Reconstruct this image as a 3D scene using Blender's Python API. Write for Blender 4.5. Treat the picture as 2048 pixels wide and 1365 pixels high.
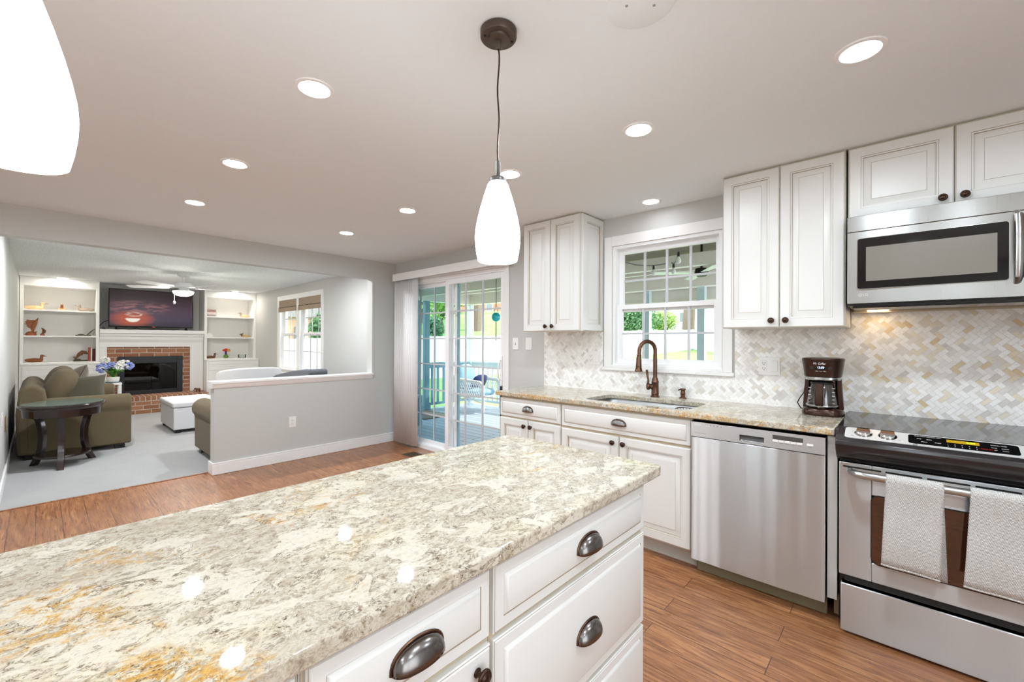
import bpy, bmesh, math, random
from mathutils import Vector, Matrix
random.seed(7)
for o in list(bpy.data.objects): bpy.data.objects.remove(o, do_unlink=True)
SC = bpy.context.scene
COL = SC.collection
R = math.radians

# ---------------------------------------------------------------- camera
cam_d = bpy.data.cameras.new('camera'); cam = bpy.data.objects.new('camera', cam_d); COL.objects.link(cam)
F_PX = 858.04
cam_d.sensor_width = 36.0; cam_d.sensor_fit = 'HORIZONTAL'; cam_d.lens = F_PX / 2048 * 36.0
cam_d.clip_start = 0.02; cam_d.clip_end = 400
YAW, PIT, ROL = 0.7368, 0.0012, 0.0045
c_, s_ = math.cos(YAW), math.sin(YAW)
fw = Vector((-s_*math.cos(PIT), c_*math.cos(PIT), math.sin(PIT)))
rt = Vector((c_, s_, 0)); up = rt.cross(fw)
r2 = math.cos(ROL)*rt + math.sin(ROL)*up; u2 = -math.sin(ROL)*rt + math.cos(ROL)*up
M = Matrix((r2, u2, -fw)).transposed().to_4x4(); M.translation = Vector((4.8495, -3.0969, 1.2875))
cam.matrix_world = M
SC.camera = cam

# ---------------------------------------------------------------- light of the sky, sun, exposure
SC.view_settings.view_transform = 'Standard'; SC.view_settings.look = 'None'
SC.view_settings.gamma = 1.0; SC.view_settings.use_curve_mapping = False
SC.view_settings.exposure = 0.42
SC.cycles.diffuse_bounces = 7; SC.cycles.max_bounces = 12; SC.cycles.transparent_max_bounces = 16
SC.cycles.caustics_reflective = False; SC.cycles.caustics_refractive = False
W = bpy.data.worlds.new('sky'); SC.world = W; W.use_nodes = True
wn = W.node_tree; wn.nodes.clear()
w_out = wn.nodes.new('ShaderNodeOutputWorld'); w_bg = wn.nodes.new('ShaderNodeBackground')
w_sky = wn.nodes.new('ShaderNodeTexSky'); w_sky.sky_type = 'NISHITA'; w_sky.sun_disc = False
w_sky.sun_elevation = R(50); w_sky.sun_rotation = R(200); w_sky.dust_density = 3.0; w_sky.air_density = 1.0
w_mix = wn.nodes.new('ShaderNodeMix'); w_mix.data_type = 'RGBA'
w_mul = wn.nodes.new('ShaderNodeVectorMath'); w_mul.operation = 'SCALE'; w_mul.inputs['Scale'].default_value = 0.11
wn.links.new(w_sky.outputs[0], w_mul.inputs[0])
w_mix.inputs[0].default_value = 0.6; w_mix.inputs[7].default_value = (1.0, 1.03, 1.06, 1)
wn.links.new(w_mul.outputs[0], w_mix.inputs[6]); wn.links.new(w_mix.outputs[2], w_bg.inputs[0])
w_bg.inputs[1].default_value = 3.8
wn.links.new(w_bg.outputs[0], w_out.inputs[0])
sun_d = bpy.data.lights.new('sun', 'SUN'); sun_d.energy = 4.5; sun_d.angle = R(3); sun_d.color = (1, .96, .9)
sun = bpy.data.objects.new('sun', sun_d); COL.objects.link(sun); sun.location = (2, -2, 12)
sun.rotation_euler = Vector((-.32, -.58, -.75)).to_track_quat('-Z', 'Y').to_euler()
CAN_W, PEND_W, LIV_W = 235.0, 14.0, 920.0     # radiance of the downlights, pendant glass, added living room lights

# ---------------------------------------------------------------- materials
def lin(c): return tuple((x/255/12.92 if x/255 <= .04045 else ((x/255+.055)/1.055)**2.4) for x in c[:3]) + (1,)
MATS = {}
class NT:
    def __init__(s, name):
        s.m = bpy.data.materials.new(name); s.m.use_nodes = True; s.t = s.m.node_tree
        s.p = s.t.nodes['Principled BSDF']; s.out = s.t.nodes['Material Output']
    def n(s, typ, **kw):
        nd = s.t.nodes.new(typ)
        for k, v in kw.items(): setattr(nd, k, v)
        return nd
    def l(s, a, b): s.t.links.new(a, b)
    def coord(s, scale=(1, 1, 1), rot=(0, 0, 0)):
        tc = s.n('ShaderNodeTexCoord'); mp = s.n('ShaderNodeMapping')
        mp.inputs['Scale'].default_value = scale; mp.inputs['Rotation'].default_value = rot
        s.l(tc.outputs['Object'], mp.inputs[0]); return mp.outputs[0]
    def noise(s, co, scale, detail=3, rough=.55, dist=0):
        nd = s.n('ShaderNodeTexNoise'); s.l(co, nd.inputs['Vector']); nd.inputs['Scale'].default_value = scale
        nd.inputs['Detail'].default_value = detail; nd.inputs['Roughness'].default_value = rough
        nd.inputs['Distortion'].default_value = dist
        return nd.outputs['Fac']
    def ramp(s, f, stops, interp='LINEAR'):
        nd = s.n('ShaderNodeValToRGB'); s.l(f, nd.inputs[0]); cr = nd.color_ramp; cr.interpolation = interp
        while len(cr.elements) < len(stops): cr.elements.new(.5)
        for e, (p, c) in zip(cr.elements, stops):
            e.position = p; e.color = c if len(c) == 4 else tuple(c) + (1,)
        return nd.outputs[0]
    def mix(s, f, a, b, mode='MIX'):
        nd = s.n('ShaderNodeMix', data_type='RGBA', blend_type=mode)
        for i, x in ((0, f), (6, a), (7, b)):
            if isinstance(x, (int, float)): nd.inputs[i].default_value = x
            elif isinstance(x, tuple): nd.inputs[i].default_value = x
            else: s.l(x, nd.inputs[i])
        return nd.outputs[2]
    def math(s, op, a, b=0.0):
        nd = s.n('ShaderNodeMath', operation=op)
        for i, x in ((0, a), (1, b)):
            if isinstance(x, (int, float)): nd.inputs[i].default_value = x
            else: s.l(x, nd.inputs[i])
        return nd.outputs[0]
    def bump(s, h, strength=.2, dist=.01):
        nd = s.n('ShaderNodeBump'); nd.inputs['Strength'].default_value = strength; nd.inputs['Distance'].default_value = dist
        s.l(h, nd.inputs['Height']); s.l(nd.outputs[0], s.p.inputs['Normal'])
    def set(s, col=None, rough=None, metal=None, spec=None, coat=None, emit=None, estr=None, sheen=None):
        I = s.p.inputs
        if col is not None:
            if isinstance(col, tuple): I['Base Color'].default_value = col
            else: s.l(col, I['Base Color'])
        if rough is not None:
            if isinstance(rough, (int, float)): I['Roughness'].default_value = rough
            else: s.l(rough, I['Roughness'])
        if metal is not None: I['Metallic'].default_value = metal
        if spec is not None: I['Specular IOR Level'].default_value = spec
        if coat is not None: I['Coat Weight'].default_value = coat
        if sheen is not None: I['Sheen Weight'].default_value = sheen
        if emit is not None:
            if isinstance(emit, tuple): I['Emission Color'].default_value = emit
            else: s.l(emit, I['Emission Color'])
            I['Emission Strength'].default_value = estr

def plain(name, rgb, rough=.5, metal=0, var=.04, nscale=30, bump=0, spec=None, coat=None, sheen=None, bscale=None):
    t = NT(name); co = t.coord(); f = t.noise(co, nscale, 2)
    c = lin(rgb); a = tuple(min(1, x*(1-var)) for x in c[:3])+(1,); b = tuple(min(1, x*(1+var)) for x in c[:3])+(1,)
    t.set(col=t.mix(f, a, b), rough=rough, metal=metal, spec=spec, coat=coat, sheen=sheen)
    if bump: t.bump(t.noise(co, bscale or nscale*4, 3), bump, .004)
    MATS[name] = t.m; return t.m
def emitter(name, rgb, strength):
    t = NT(name); t.set(col=lin(rgb), rough=.4, emit=lin(rgb), estr=strength); MATS[name] = t.m; return t.m
def glass(name, tint=(1, 1, 1), refl=.12, rough=0.0):
    t = NT(name); tr = t.n('ShaderNodeBsdfTransparent'); gl = t.n('ShaderNodeBsdfGlossy'); mx = t.n('ShaderNodeMixShader')
    tr.inputs[0].default_value = tuple(tint)+(1,); gl.inputs['Roughness'].default_value = rough
    lw = t.n('ShaderNodeLayerWeight'); lw.inputs['Blend'].default_value = refl
    t.l(lw.outputs['Fresnel'], mx.inputs[0]); t.l(tr.outputs[0], mx.inputs[1]); t.l(gl.outputs[0], mx.inputs[2])
    t.l(mx.outputs[0], t.out.inputs[0]); MATS[name] = t.m; return t.m

plain('wall_paint', (199, 199, 195), .6, bump=.05, var=.015)
plain('ceiling_paint', (234, 237, 238), .7, bump=.04, var=.01)
t = NT('ceiling_texture'); co = t.coord((1, 4, 1)); f = t.noise(co, 14, 5, .65)
t.set(col=t.ramp(f, [(.3, lin((222, 225, 228))), (.7, lin((246, 248, 249)))]), rough=.8); t.bump(f, .22, .01); MATS['ceiling_texture'] = t.m
plain('trim_white', (240, 239, 237), .35, var=.01)
plain('vinyl_white', (243, 243, 243), .3, var=.01)
plain('muntin_backlit', (200, 201, 204), .4, var=.01)  # white muntins; the shade of backlighting is put into this grey
plain('blind_white', (228, 227, 226), .5, var=.02)
plain('cabinet_white', (223, 223, 219), .32, var=.015, nscale=8)
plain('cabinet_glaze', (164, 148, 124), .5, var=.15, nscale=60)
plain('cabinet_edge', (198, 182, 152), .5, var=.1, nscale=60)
plain('dark_gap', (30, 26, 22), .8)
plain('shelf_white', (240, 239, 236), .45, var=.01)
plain('bronze', (70, 52, 42), .32, metal=.85, var=.35, nscale=70)
plain('pewter', (128, 124, 121), .24, metal=1, var=.12, nscale=40)
plain('pewter_edge', (96, 70, 54), .35, metal=.9, var=.2)
plain('faucet_bronze', (112, 84, 68), .25, metal=.9, var=.3, nscale=60)
plain('canopy_bronze', (92, 80, 72), .42, metal=.7, var=.15, nscale=40)
plain('nickel', (128, 126, 124), .35, metal=1)
plain('chrome', (205, 203, 200), .12, metal=1)
plain('black_plastic', (24, 22, 21), .35)
plain('black_gloss', (14, 13, 13), .06, var=.02)
plain('white_plastic', (238, 237, 234), .3, var=.01)
plain('socket_dark', (70, 68, 66), .5)
plain('grey_plastic', (150, 150, 150), .4)
plain('toe_grey', (186, 182, 172), .5)
plain('toe_dw', (122, 114, 90), .55)
plain('print_dark', (60, 60, 62), .5)
plain('print_grey', (150, 148, 146), .5)
plain('print_white', (235, 235, 235), .5)
plain('print_red', (205, 40, 30), .5)
emitter('clock_green', (190, 255, 70), 1.2)
emitter('display_amber', (150, 120, 10), .55)
emitter('clock_white', (200, 225, 255), 1.6)
emitter('can_lens', (232, 245, 255), CAN_W)
emitter('sink_lens', (240, 247, 255), 26.0)
emitter('added_living_lens', (244, 248, 255), LIV_W)  # lens of the added living room lights behind the beam
emitter('pendant_glass', (238, 247, 255), PEND_W)
emitter('fan_glass', (255, 250, 240), 110.0)
emitter('bookcase_lens', (255, 248, 238), 150.0)
emitter('hood_lamp', (255, 222, 176), 14.0)
glass('window_glass', (1, 1, 1), .05)
glass('screen_glass', (.72, .83, .88), .10)
glass('clear_glass', (.93, .96, .95), .25)
glass('carafe_glass', (.90, .88, .85), .6)

# brushed steel
def steel(name, rgb, rough, axis, rv=.12, an=.75):
    t = NT(name); sc = [6, 6, 6]; sc[axis] = 900
    sc = tuple(6 if i != axis else 700 for i in range(3))
    co = t.coord(sc); f = t.noise(co, 1.0, 2)
    co2 = t.coord((1, 1, 1)); g = t.noise(co2, 3, 2)
    c = lin(rgb)
    t.set(col=t.mix(g, tuple(x*.95 for x in c[:3])+(1,), tuple(min(1, x*1.04) for x in c[:3])+(1,)), metal=1.0,
          rough=t.math('ADD', t.math('MULTIPLY', f, rv), rough))
    cb = t.n('ShaderNodeCombineXYZ'); cb.inputs[2].default_value = 1.0; t.l(cb.outputs[0], t.p.inputs['Tangent']); t.p.inputs['Anisotropic'].default_value = an
    MATS[name] = t.m
steel('steel', (190, 190, 187), .24, 0)
steel('steel_brushed', (212, 215, 216), .32, 2, .08, .97)
steel('steel_bright', (236, 236, 235), .40, 2, .05, 0)
steel('steel_panel', (204, 205, 205), .38, 2, .05)
steel('steel_sink', (205, 204, 202), .42, 1)
plain('nose_black', (44, 40, 40), .2, var=.05)

# granite
def granite(name):
    t = NT(name)
    co0 = t.coord((1.0, .72, 1.0), (0, 0, R(20))); oc = t.n('ShaderNodeTexCoord').outputs['Object']
    wn_ = t.n('ShaderNodeTexNoise'); wn_.inputs['Scale'].default_value = 30; wn_.inputs['Detail'].default_value = 3; t.l(co0, wn_.inputs['Vector'])
    sc_ = t.n('ShaderNodeVectorMath', operation='SCALE'); sc_.inputs['Scale'].default_value = .022; t.l(wn_.outputs['Color'], sc_.inputs[0])
    ad = t.n('ShaderNodeVectorMath', operation='ADD'); t.l(co0, ad.inputs[0]); t.l(sc_.outputs[0], ad.inputs[1]); co = ad.outputs[0]
    B, Wh = (0, 0, 0), (1, 1, 1)
    big = t.noise(co, 15, 6, .66, .6); m1 = t.noise(co, 84, 7, .8); m2 = t.noise(co, 125, 6, .8); m3 = t.noise(co, 48, 8, .8); fine = t.noise(co, 260, 3, .8)
    c = t.ramp(t.math('ADD', t.math('MULTIPLY', t.noise(co, 6, 4), .6), t.math('MULTIPLY', fine, .4)), [(.38, lin((182, 172, 154))), (.5, lin((204, 197, 182))), (.62, lin((212, 202, 176)))])
    island = t.ramp(big, [(.53, B), (.57, Wh)])
    amt = t.mix(island, (1, 1, 1, 1), (.42, .42, .42, 1))
    c = t.mix(t.math('MULTIPLY', t.ramp(m3, [(.47, B), (.56, Wh)]), t.math('MULTIPLY', amt, .75)), c, t.ramp(fine, [(.35, lin((148, 134, 112))), (.65, lin((184, 172, 150)))]))
    c = t.mix(t.math('MULTIPLY', island, .7), c, t.ramp(m2, [(.35, lin((206, 197, 172))), (.6, lin((222, 217, 206)))]))
    c = t.mix(t.math('MULTIPLY', t.ramp(m1, [(.535, B), (.59, Wh)]), t.math('MULTIPLY', amt, .72)), c, t.ramp(fine, [(.35, lin((112, 96, 80))), (.65, lin((158, 142, 120)))]))
    # ochre patches, more of them toward the far (south) end of the slab
    sep = t.n('ShaderNodeSeparateXYZ'); t.l(oc, sep.inputs[0])
    far = t.n('ShaderNodeMapRange'); t.l(sep.outputs[1], far.inputs[0]); far.inputs[1].default_value = .45; far.inputs[2].default_value = -.95
    far.inputs[3].default_value = -.08; far.inputs[4].default_value = .15
    oz = t.math('ADD', t.noise(co0, 5.5, 5, .6, .8), far.outputs[0])
    om = t.math('MULTIPLY', t.ramp(oz, [(.53, B), (.64, Wh)]), t.ramp(t.noise(co, 64, 7, .8), [(.47, B), (.54, Wh)]))
    och = t.ramp(t.math('ADD', t.math('MULTIPLY', fine, .45), t.math('MULTIPLY', m3, .55)), [(.38, lin((116, 74, 30))), (.47, lin((184, 134, 46))), (.56, lin((210, 166, 74))), (.68, lin((222, 196, 124)))])
    c = t.mix(t.math('MULTIPLY', om, .88), c, och)
    # broken dark cracks along the edges of the cream islands, and dark specks
    ed = t.math('ABSOLUTE', t.math('SUBTRACT', big, .53)); ck = t.math('MULTIPLY', t.ramp(ed, [(.003, Wh), (.014, B)]), t.ramp(t.noise(co, 22, 4, .7), [(.48, B), (.56, Wh)]))
    c = t.mix(t.math('MULTIPLY', ck, .75), c, lin((84, 70, 58)))
    dk = t.math('MULTIPLY', t.ramp(m2, [(.565, B), (.605, Wh)]), t.ramp(t.noise(co, 13, 5, .65, 1), [(.42, B), (.56, Wh)]))
    c = t.mix(t.math('MULTIPLY', t.math('MULTIPLY', dk, amt), .9), c, t.ramp(fine, [(.35, lin((60, 40, 30))), (.65, lin((104, 76, 54)))]))
    t.set(col=c, rough=.035, spec=.45)
    MATS[name] = t.m
granite('granite')

# hand-scraped plank floor, boards along x
t = NT('wood_floor'); co = t.coord(); br = t.n('ShaderNodeTexBrick')
t.l(co, br.inputs['Vector']); br.inputs['Scale'].default_value = 1; br.inputs['Brick Width'].default_value = 1.22; br.inputs['Row Height'].default_value = .127
br.inputs['Mortar Size'].default_value = .0016; br.inputs['Mortar Smooth'].default_value = .2; br.offset = .37
br.inputs['Color1'].default_value = (0, 0, 0, 1); br.inputs['Color2'].default_value = (1, 1, 1, 1); br.inputs['Mortar'].default_value = (.5, .5, .5, 1)
sep = t.n('ShaderNodeSeparateColor'); t.l(br.outputs['Color'], sep.inputs[0])
off = t.n('ShaderNodeCombineXYZ'); t.l(t.math('MULTIPLY', sep.outputs[0], 37.0), off.inputs[0]); t.l(t.math('MULTIPLY', sep.outputs[0], 11.0), off.inputs[2])
def gvec(sc):
    ad = t.n('ShaderNodeVectorMath', operation='ADD'); t.l(t.coord(sc), ad.inputs[0]); t.l(off.outputs[0], ad.inputs[1]); return ad.outputs[0]
grain = t.noise(gvec((.8, 7, 1)), 4, 6, .62, 1.8); g2 = t.noise(gvec((1.6, 75, 1)), 3, 4, .7, .6)
wood = t.ramp(t.math('ADD', t.math('MULTIPLY', grain, .7), t.math('MULTIPLY', g2, .3)), [(.33, lin((92, 54, 33))), (.45, lin((140, 90, 58))), (.56, lin((174, 120, 78))), (.7, lin((208, 158, 110)))])
line = t.ramp(g2, [(.33, (1, 1, 1)), (.41, (0, 0, 0))])
wood = t.mix(t.math('MULTIPLY', line, .55), wood, lin((86, 52, 34)))
bt = t.mix(t.math('MULTIPLY', sep.outputs[0], .35), wood, lin((150, 98, 64)))
fin = t.mix(br.outputs['Fac'], bt, lin((70, 44, 30)))
t.set(col=fin, rough=t.math('ADD', t.math('MULTIPLY', g2, .18), .2), spec=.6)
t.bump(t.math('SUBTRACT', t.math('ADD', grain, t.math('MULTIPLY', g2, .6)), br.outputs['Fac']), .18, .01); MATS['wood_floor'] = t.m

t = NT('carpet'); co = t.coord(); f = t.noise(co, 420, 2, .8); g = t.noise(co, 5, 4, .6)
t.set(col=t.mix(t.math('ADD', t.math('MULTIPLY', f, .5), t.math('MULTIPLY', g, .5)), lin((164, 163, 162)), lin((206, 205, 203))), rough=1, spec=.1, sheen=.3)
t.bump(f, .8, .008); MATS['carpet'] = t.m

def brickmat(name, bw, rh, rot=(0, 0, 0), swap=None):
    t = NT(name); tc = t.n('ShaderNodeTexCoord'); sp = t.n('ShaderNodeSeparateXYZ'); cb = t.n('ShaderNodeCombineXYZ')
    t.l(tc.outputs['Object'], sp.inputs[0]); t.l(sp.outputs[swap[0]], cb.inputs[0]); t.l(sp.outputs[swap[1]], cb.inputs[1])
    br = t.n('ShaderNodeTexBrick'); t.l(cb.outputs[0], br.inputs['Vector']); br.inputs['Scale'].default_value = 1
    br.inputs['Brick Width'].default_value = bw; br.inputs['Row Height'].default_value = rh; br.inputs['Mortar Size'].default_value = .006
    br.inputs['Color1'].default_value = lin((150, 100, 72)); br.inputs['Color2'].default_value = lin((182, 130, 96)); br.inputs['Mortar'].default_value = lin((205, 196, 186))
    f = t.noise(t.coord(), 30, 4); c = t.mix(t.math('MULTIPLY', f, .35), br.outputs['Color'], lin((120, 74, 56)))
    t.set(col=c, rough=.85); t.bump(t.math('SUBTRACT', f, br.outputs['Fac']), .4, .006); MATS[name] = t.m
brickmat('brick_face', .215, .075, swap=(1, 2)); brickmat('brick_soldier', .075, .21, swap=(1, 0)); brickmat('brick_soldier_face', .075, .11, swap=(1, 2))

# marble chip mosaic: colour of each tile comes from its own tint attribute
t = NT('marble_tile'); at = t.n('ShaderNodeAttribute', attribute_name='tint'); co = t.coord((1, 1, 1)); 
f = t.noise(co, 26, 5, .6, 2.5); v = t.math('ABSOLUTE', t.math('SUBTRACT', t.noise(co, 20, 5, .65, 3), .5))
c = t.ramp(at.outputs['Fac'], [(0, lin((248, 247, 245))), (.45, lin((238, 236, 232))), (.62, lin((226, 223, 218))), (.75, lin((212, 208, 203))), (.85, lin((234, 226, 208))), (.93, lin((224, 212, 188))), (1, lin((212, 190, 150)))])
sep = t.n('ShaderNodeSeparateXYZ'); t.l(t.n('ShaderNodeTexCoord').outputs['Object'], sep.inputs[0])
c = t.mix(t.math('MULTIPLY', t.ramp(v, [(0, (1, 1, 1)), (.022, (0, 0, 0))]), t.ramp(f, [(.52, (0, 0, 0)), (.66, (.8, .8, .8))])), c, lin((168, 160, 150)))
t.set(col=c, rough=.3, spec=.4); MATS['marble_tile'] = t.m
plain('grout', (226, 222, 214), .8)

# fabrics
def fabric(name, rgb, scale=160, bump=.35, sheen=.25, var=.12):
    t = NT(name); co = t.coord(); f = t.noise(co, scale, 3, .7); g = t.noise(co, 7, 3)
    c = lin(rgb); t.set(col=t.mix(t.math('ADD', t.math('MULTIPLY', f, .4), t.math('MULTIPLY', g, .6)), tuple(x*(1-var) for x in c[:3])+(1,), tuple(min(1, x*(1+var)) for x in c[:3])+(1,)), rough=.95, spec=.15, sheen=sheen)
    t.bump(f, bump, .004); MATS[name] = t.m
fabric('olive_suede', (104, 92, 70), sheen=.08); fabric('olive_dark', (78, 74, 58)); fabric('grey_fabric', (150, 148, 152)); fabric('grey_dark', (96, 99, 106))
fabric('white_leather', (216, 215, 215), 60, .1, 0, .03); fabric('blue_cushion', (142, 180, 202)); fabric('navy_cushion', (44, 58, 104)); fabric('tweed_cushion', (128, 116, 104), 90, .5)
fabric('coir_mat', (110, 96, 80), 200, .6)
t = NT('waffle_cloth'); co = t.coord((1, 1, 1), (0, R(28), 0))
w1 = t.n('ShaderNodeTexWave', bands_direction='X'); w2 = t.n('ShaderNodeTexWave', bands_direction='Z')
for w_, s_c in ((w1, 52), (w2, 70)):
    t.l(co, w_.inputs[0]); w_.inputs['Scale'].default_value = s_c
h = t.math('MULTIPLY', w1.outputs['Fac'], w2.outputs['Fac'])
t.set(col=t.mix(h, lin((206, 203, 198)), lin((244, 243, 240))), rough=.9, spec=.1); t.bump(h, .9, .004); MATS['waffle_cloth'] = t.m
plain('espresso_wood', (40, 24, 20), .18, var=.3, nscale=12, coat=.4)
plain('decoy_pale', (206, 176, 130), .5, var=.2, nscale=14); plain('decoy_grey', (150, 134, 118), .5, var=.25, nscale=20)
plain('carved_wood', (150, 84, 48), .4, var=.3, nscale=20); plain('carved_dark', (112, 74, 44), .45, var=.35, nscale=24)
plain('dark_metal', (84, 76, 60), .5, metal=.3)
plain('book_red', (196, 66, 48), .6); plain('book_white', (232, 226, 218), .6); plain('book_dark', (96, 40, 32), .6, var=.4, nscale=15)
plain('vase_blue', (60, 56, 130), .2); plain('vase_glass', (110, 150, 70), .12, var=.6, nscale=25)
plain('flower_red', (214, 40, 40), .6); plain('flower_orange', (226, 150, 70), .6)
plain('hydrangea_blue', (150, 164, 226), .8, var=.2); plain('hydrangea_white', (240, 238, 236), .8, var=.05); plain('leaf_green', (70, 130, 46), .5, var=.3)
plain('pot_white', (232, 232, 228), .3); plain('tray_blue', (66, 90, 110), .4)
plain('iron_black', (26, 30, 36), .4); plain('firebox_dark', (10, 10, 12), .25)
glass('fire_glass', (.10, .11, .13), .35)
plain('brass', (196, 150, 70), .3, metal=.9)
t = NT('woven_wood'); co = t.coord((3, 3, 60)); f = t.noise(co, 6, 4, .7); t.set(col=t.ramp(f, [(.3, lin((126, 106, 86))), (.7, lin((190, 170, 148)))]), rough=.8); t.bump(f, .5, .004); MATS['woven_wood'] = t.m
# outdoors
t = NT('deck_boards'); co = t.coord(); br = t.n('ShaderNodeTexBrick'); t.l(co, br.inputs['Vector']); br.inputs['Scale'].default_value = 1
br.inputs['Brick Width'].default_value = 4; br.inputs['Row Height'].default_value = .14; br.inputs['Mortar Size'].default_value = .006; br.offset = .5
br.inputs['Color1'].default_value = lin((150, 164, 176)); br.inputs['Color2'].default_value = lin((168, 182, 192)); br.inputs['Mortar'].default_value = lin((66, 78, 88))
t.set(col=br.outputs['Color'], rough=.5); MATS['deck_boards'] = t.m
plain('post_teal', (204, 222, 226), .5, var=.05); plain('post_blue', (134, 166, 178), .5, var=.05); plain('beam_white', (248, 240, 232), .5, var=.03); plain('roof_board', (116, 102, 90), .7, var=.1, nscale=12)
plain('shade_cloth', (224, 217, 210), .8)
plain('fence_white', (244, 246, 250), .4, var=.01)
t = NT('lawn'); co = t.coord(); f = t.noise(co, 1.2, 6, .7); g = t.noise(co, 60, 3, .8)
t.set(col=t.ramp(t.math('ADD', t.math('MULTIPLY', f, .6), t.math('MULTIPLY', g, .4)), [(.35, lin((108, 136, 78))), (.55, lin((132, 164, 94))), (.7, lin((166, 188, 124)))]), rough=.95); t.bump(g, .6, .05); MATS['lawn'] = t.m
t = NT('hill_grass'); co = t.coord(); f = t.noise(co, .35, 6, .7)
t.set(col=t.ramp(f, [(.32, lin((134, 118, 96))), (.40, lin((104, 142, 78))), (.6, lin((122, 164, 92))), (.75, lin((150, 176, 112)))]), rough=.95); MATS['hill_grass'] = t.m
plain('bark', (118, 106, 96), .9, var=.25, nscale=8); plain('foliage_dark', (92, 132, 92), .8, var=.5, nscale=4); plain('foliage_lime', (158, 188, 108), .8, var=.4, nscale=3); plain('foliage_pale', (184, 202, 150), .8, var=.3, nscale=3)
plain('house_white', (226, 228, 232), .7); plain('house_brick', (172, 126, 106), .8); plain('house_window', (110, 122, 134), .2); plain('house_roof', (140, 138, 138), .8)
plain('wicker_white', (238, 240, 240), .5, var=.03)
plain('cord_grey', (110, 110, 108), .6)
plain('shed_wood', (206, 164, 136), .7)
t = NT('turquoise_glass'); t.set(col=lin((40, 190, 200)), rough=.1); MATS['turquoise_glass'] = t.m
# television picture: a sunset
t = NT('tv_picture'); tc = t.n('ShaderNodeTexCoord'); sp = t.n('ShaderNodeSeparateXYZ'); t.l(tc.outputs['Object'], sp.inputs[0])
def blob(cy, cz, ry, rz):
    a = t.math('DIVIDE', t.math('SUBTRACT', sp.outputs[1], cy), ry); b = t.math('DIVIDE', t.math('SUBTRACT', sp.outputs[2], cz), rz)
    return t.math('ADD', t.math('MULTIPLY', a, a), t.math('MULTIPLY', b, b))
st = t.noise(t.coord((1, 2.2, 14)), 1.6, 4, .6, .5)
grad = t.ramp(t.math('ADD', t.math('MULTIPLY', sp.outputs[2], 1.2), t.math('MULTIPLY', st, .25)), [(.10, lin((24, 18, 24))), (.30, lin((72, 60, 82))), (.52, lin((78, 58, 74))), (.8, lin((42, 24, 30)))])
gl = t.ramp(blob(-.29, .15, .34, .16), [(.0, (1, 1, 1)), (1, (0, 0, 0))])
glow = t.mix(t.math('MULTIPLY', gl, t.math('ADD', t.math('MULTIPLY', st, .9), .3)), grad, lin((214, 92, 34)))
gl2 = t.ramp(blob(-.2, .36, .5, .14), [(.0, (1, 1, 1)), (1, (0, 0, 0))])
glow = t.mix(t.math('MULTIPLY', gl2, t.ramp(st, [(.45, (0, 0, 0)), (.62, (.8, .8, .8))])), glow, lin((196, 132, 128)))
dsk = t.math('MULTIPLY', t.ramp(blob(-.28, .165, .11, .08), [(.6, (1, 1, 1)), (1, (0, 0, 0))]), t.ramp(sp.outputs[2], [(.150, (1, 1, 1)), (.172, (0, 0, 0))]))
dsk = t.math('MAXIMUM', dsk, t.math('MULTIPLY', t.ramp(blob(-.27, .235, .13, .05), [(.3, (1, 1, 1)), (1, (0, 0, 0))]), t.ramp(st, [(.50, (0, 0, 0)), (.56, (1, 1, 1))])))
pic = t.mix(dsk, glow, lin((255, 246, 230)))
t.set(col=(0.01, .01, .01, 1), rough=.4, spec=.3, emit=pic, estr=.62); MATS['tv_picture'] = t.m
t = NT('photo_print'); tc = t.n('ShaderNodeTexCoord'); sp = t.n('ShaderNodeSeparateXYZ'); t.l(tc.outputs['Object'], sp.inputs[0])
f = t.noise(t.coord((1, 3, 10)), 4, 3); t.set(col=t.ramp(t.math('ADD', t.math('MULTIPLY', sp.outputs[2], 5), t.math('MULTIPLY', f, .4)), [(.3, lin((128, 124, 122))), (.6, lin((206, 190, 186))), (.75, lin((110, 70, 64))), (1, lin((176, 164, 160)))]), rough=.4); MATS['photo_print'] = t.m

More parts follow.
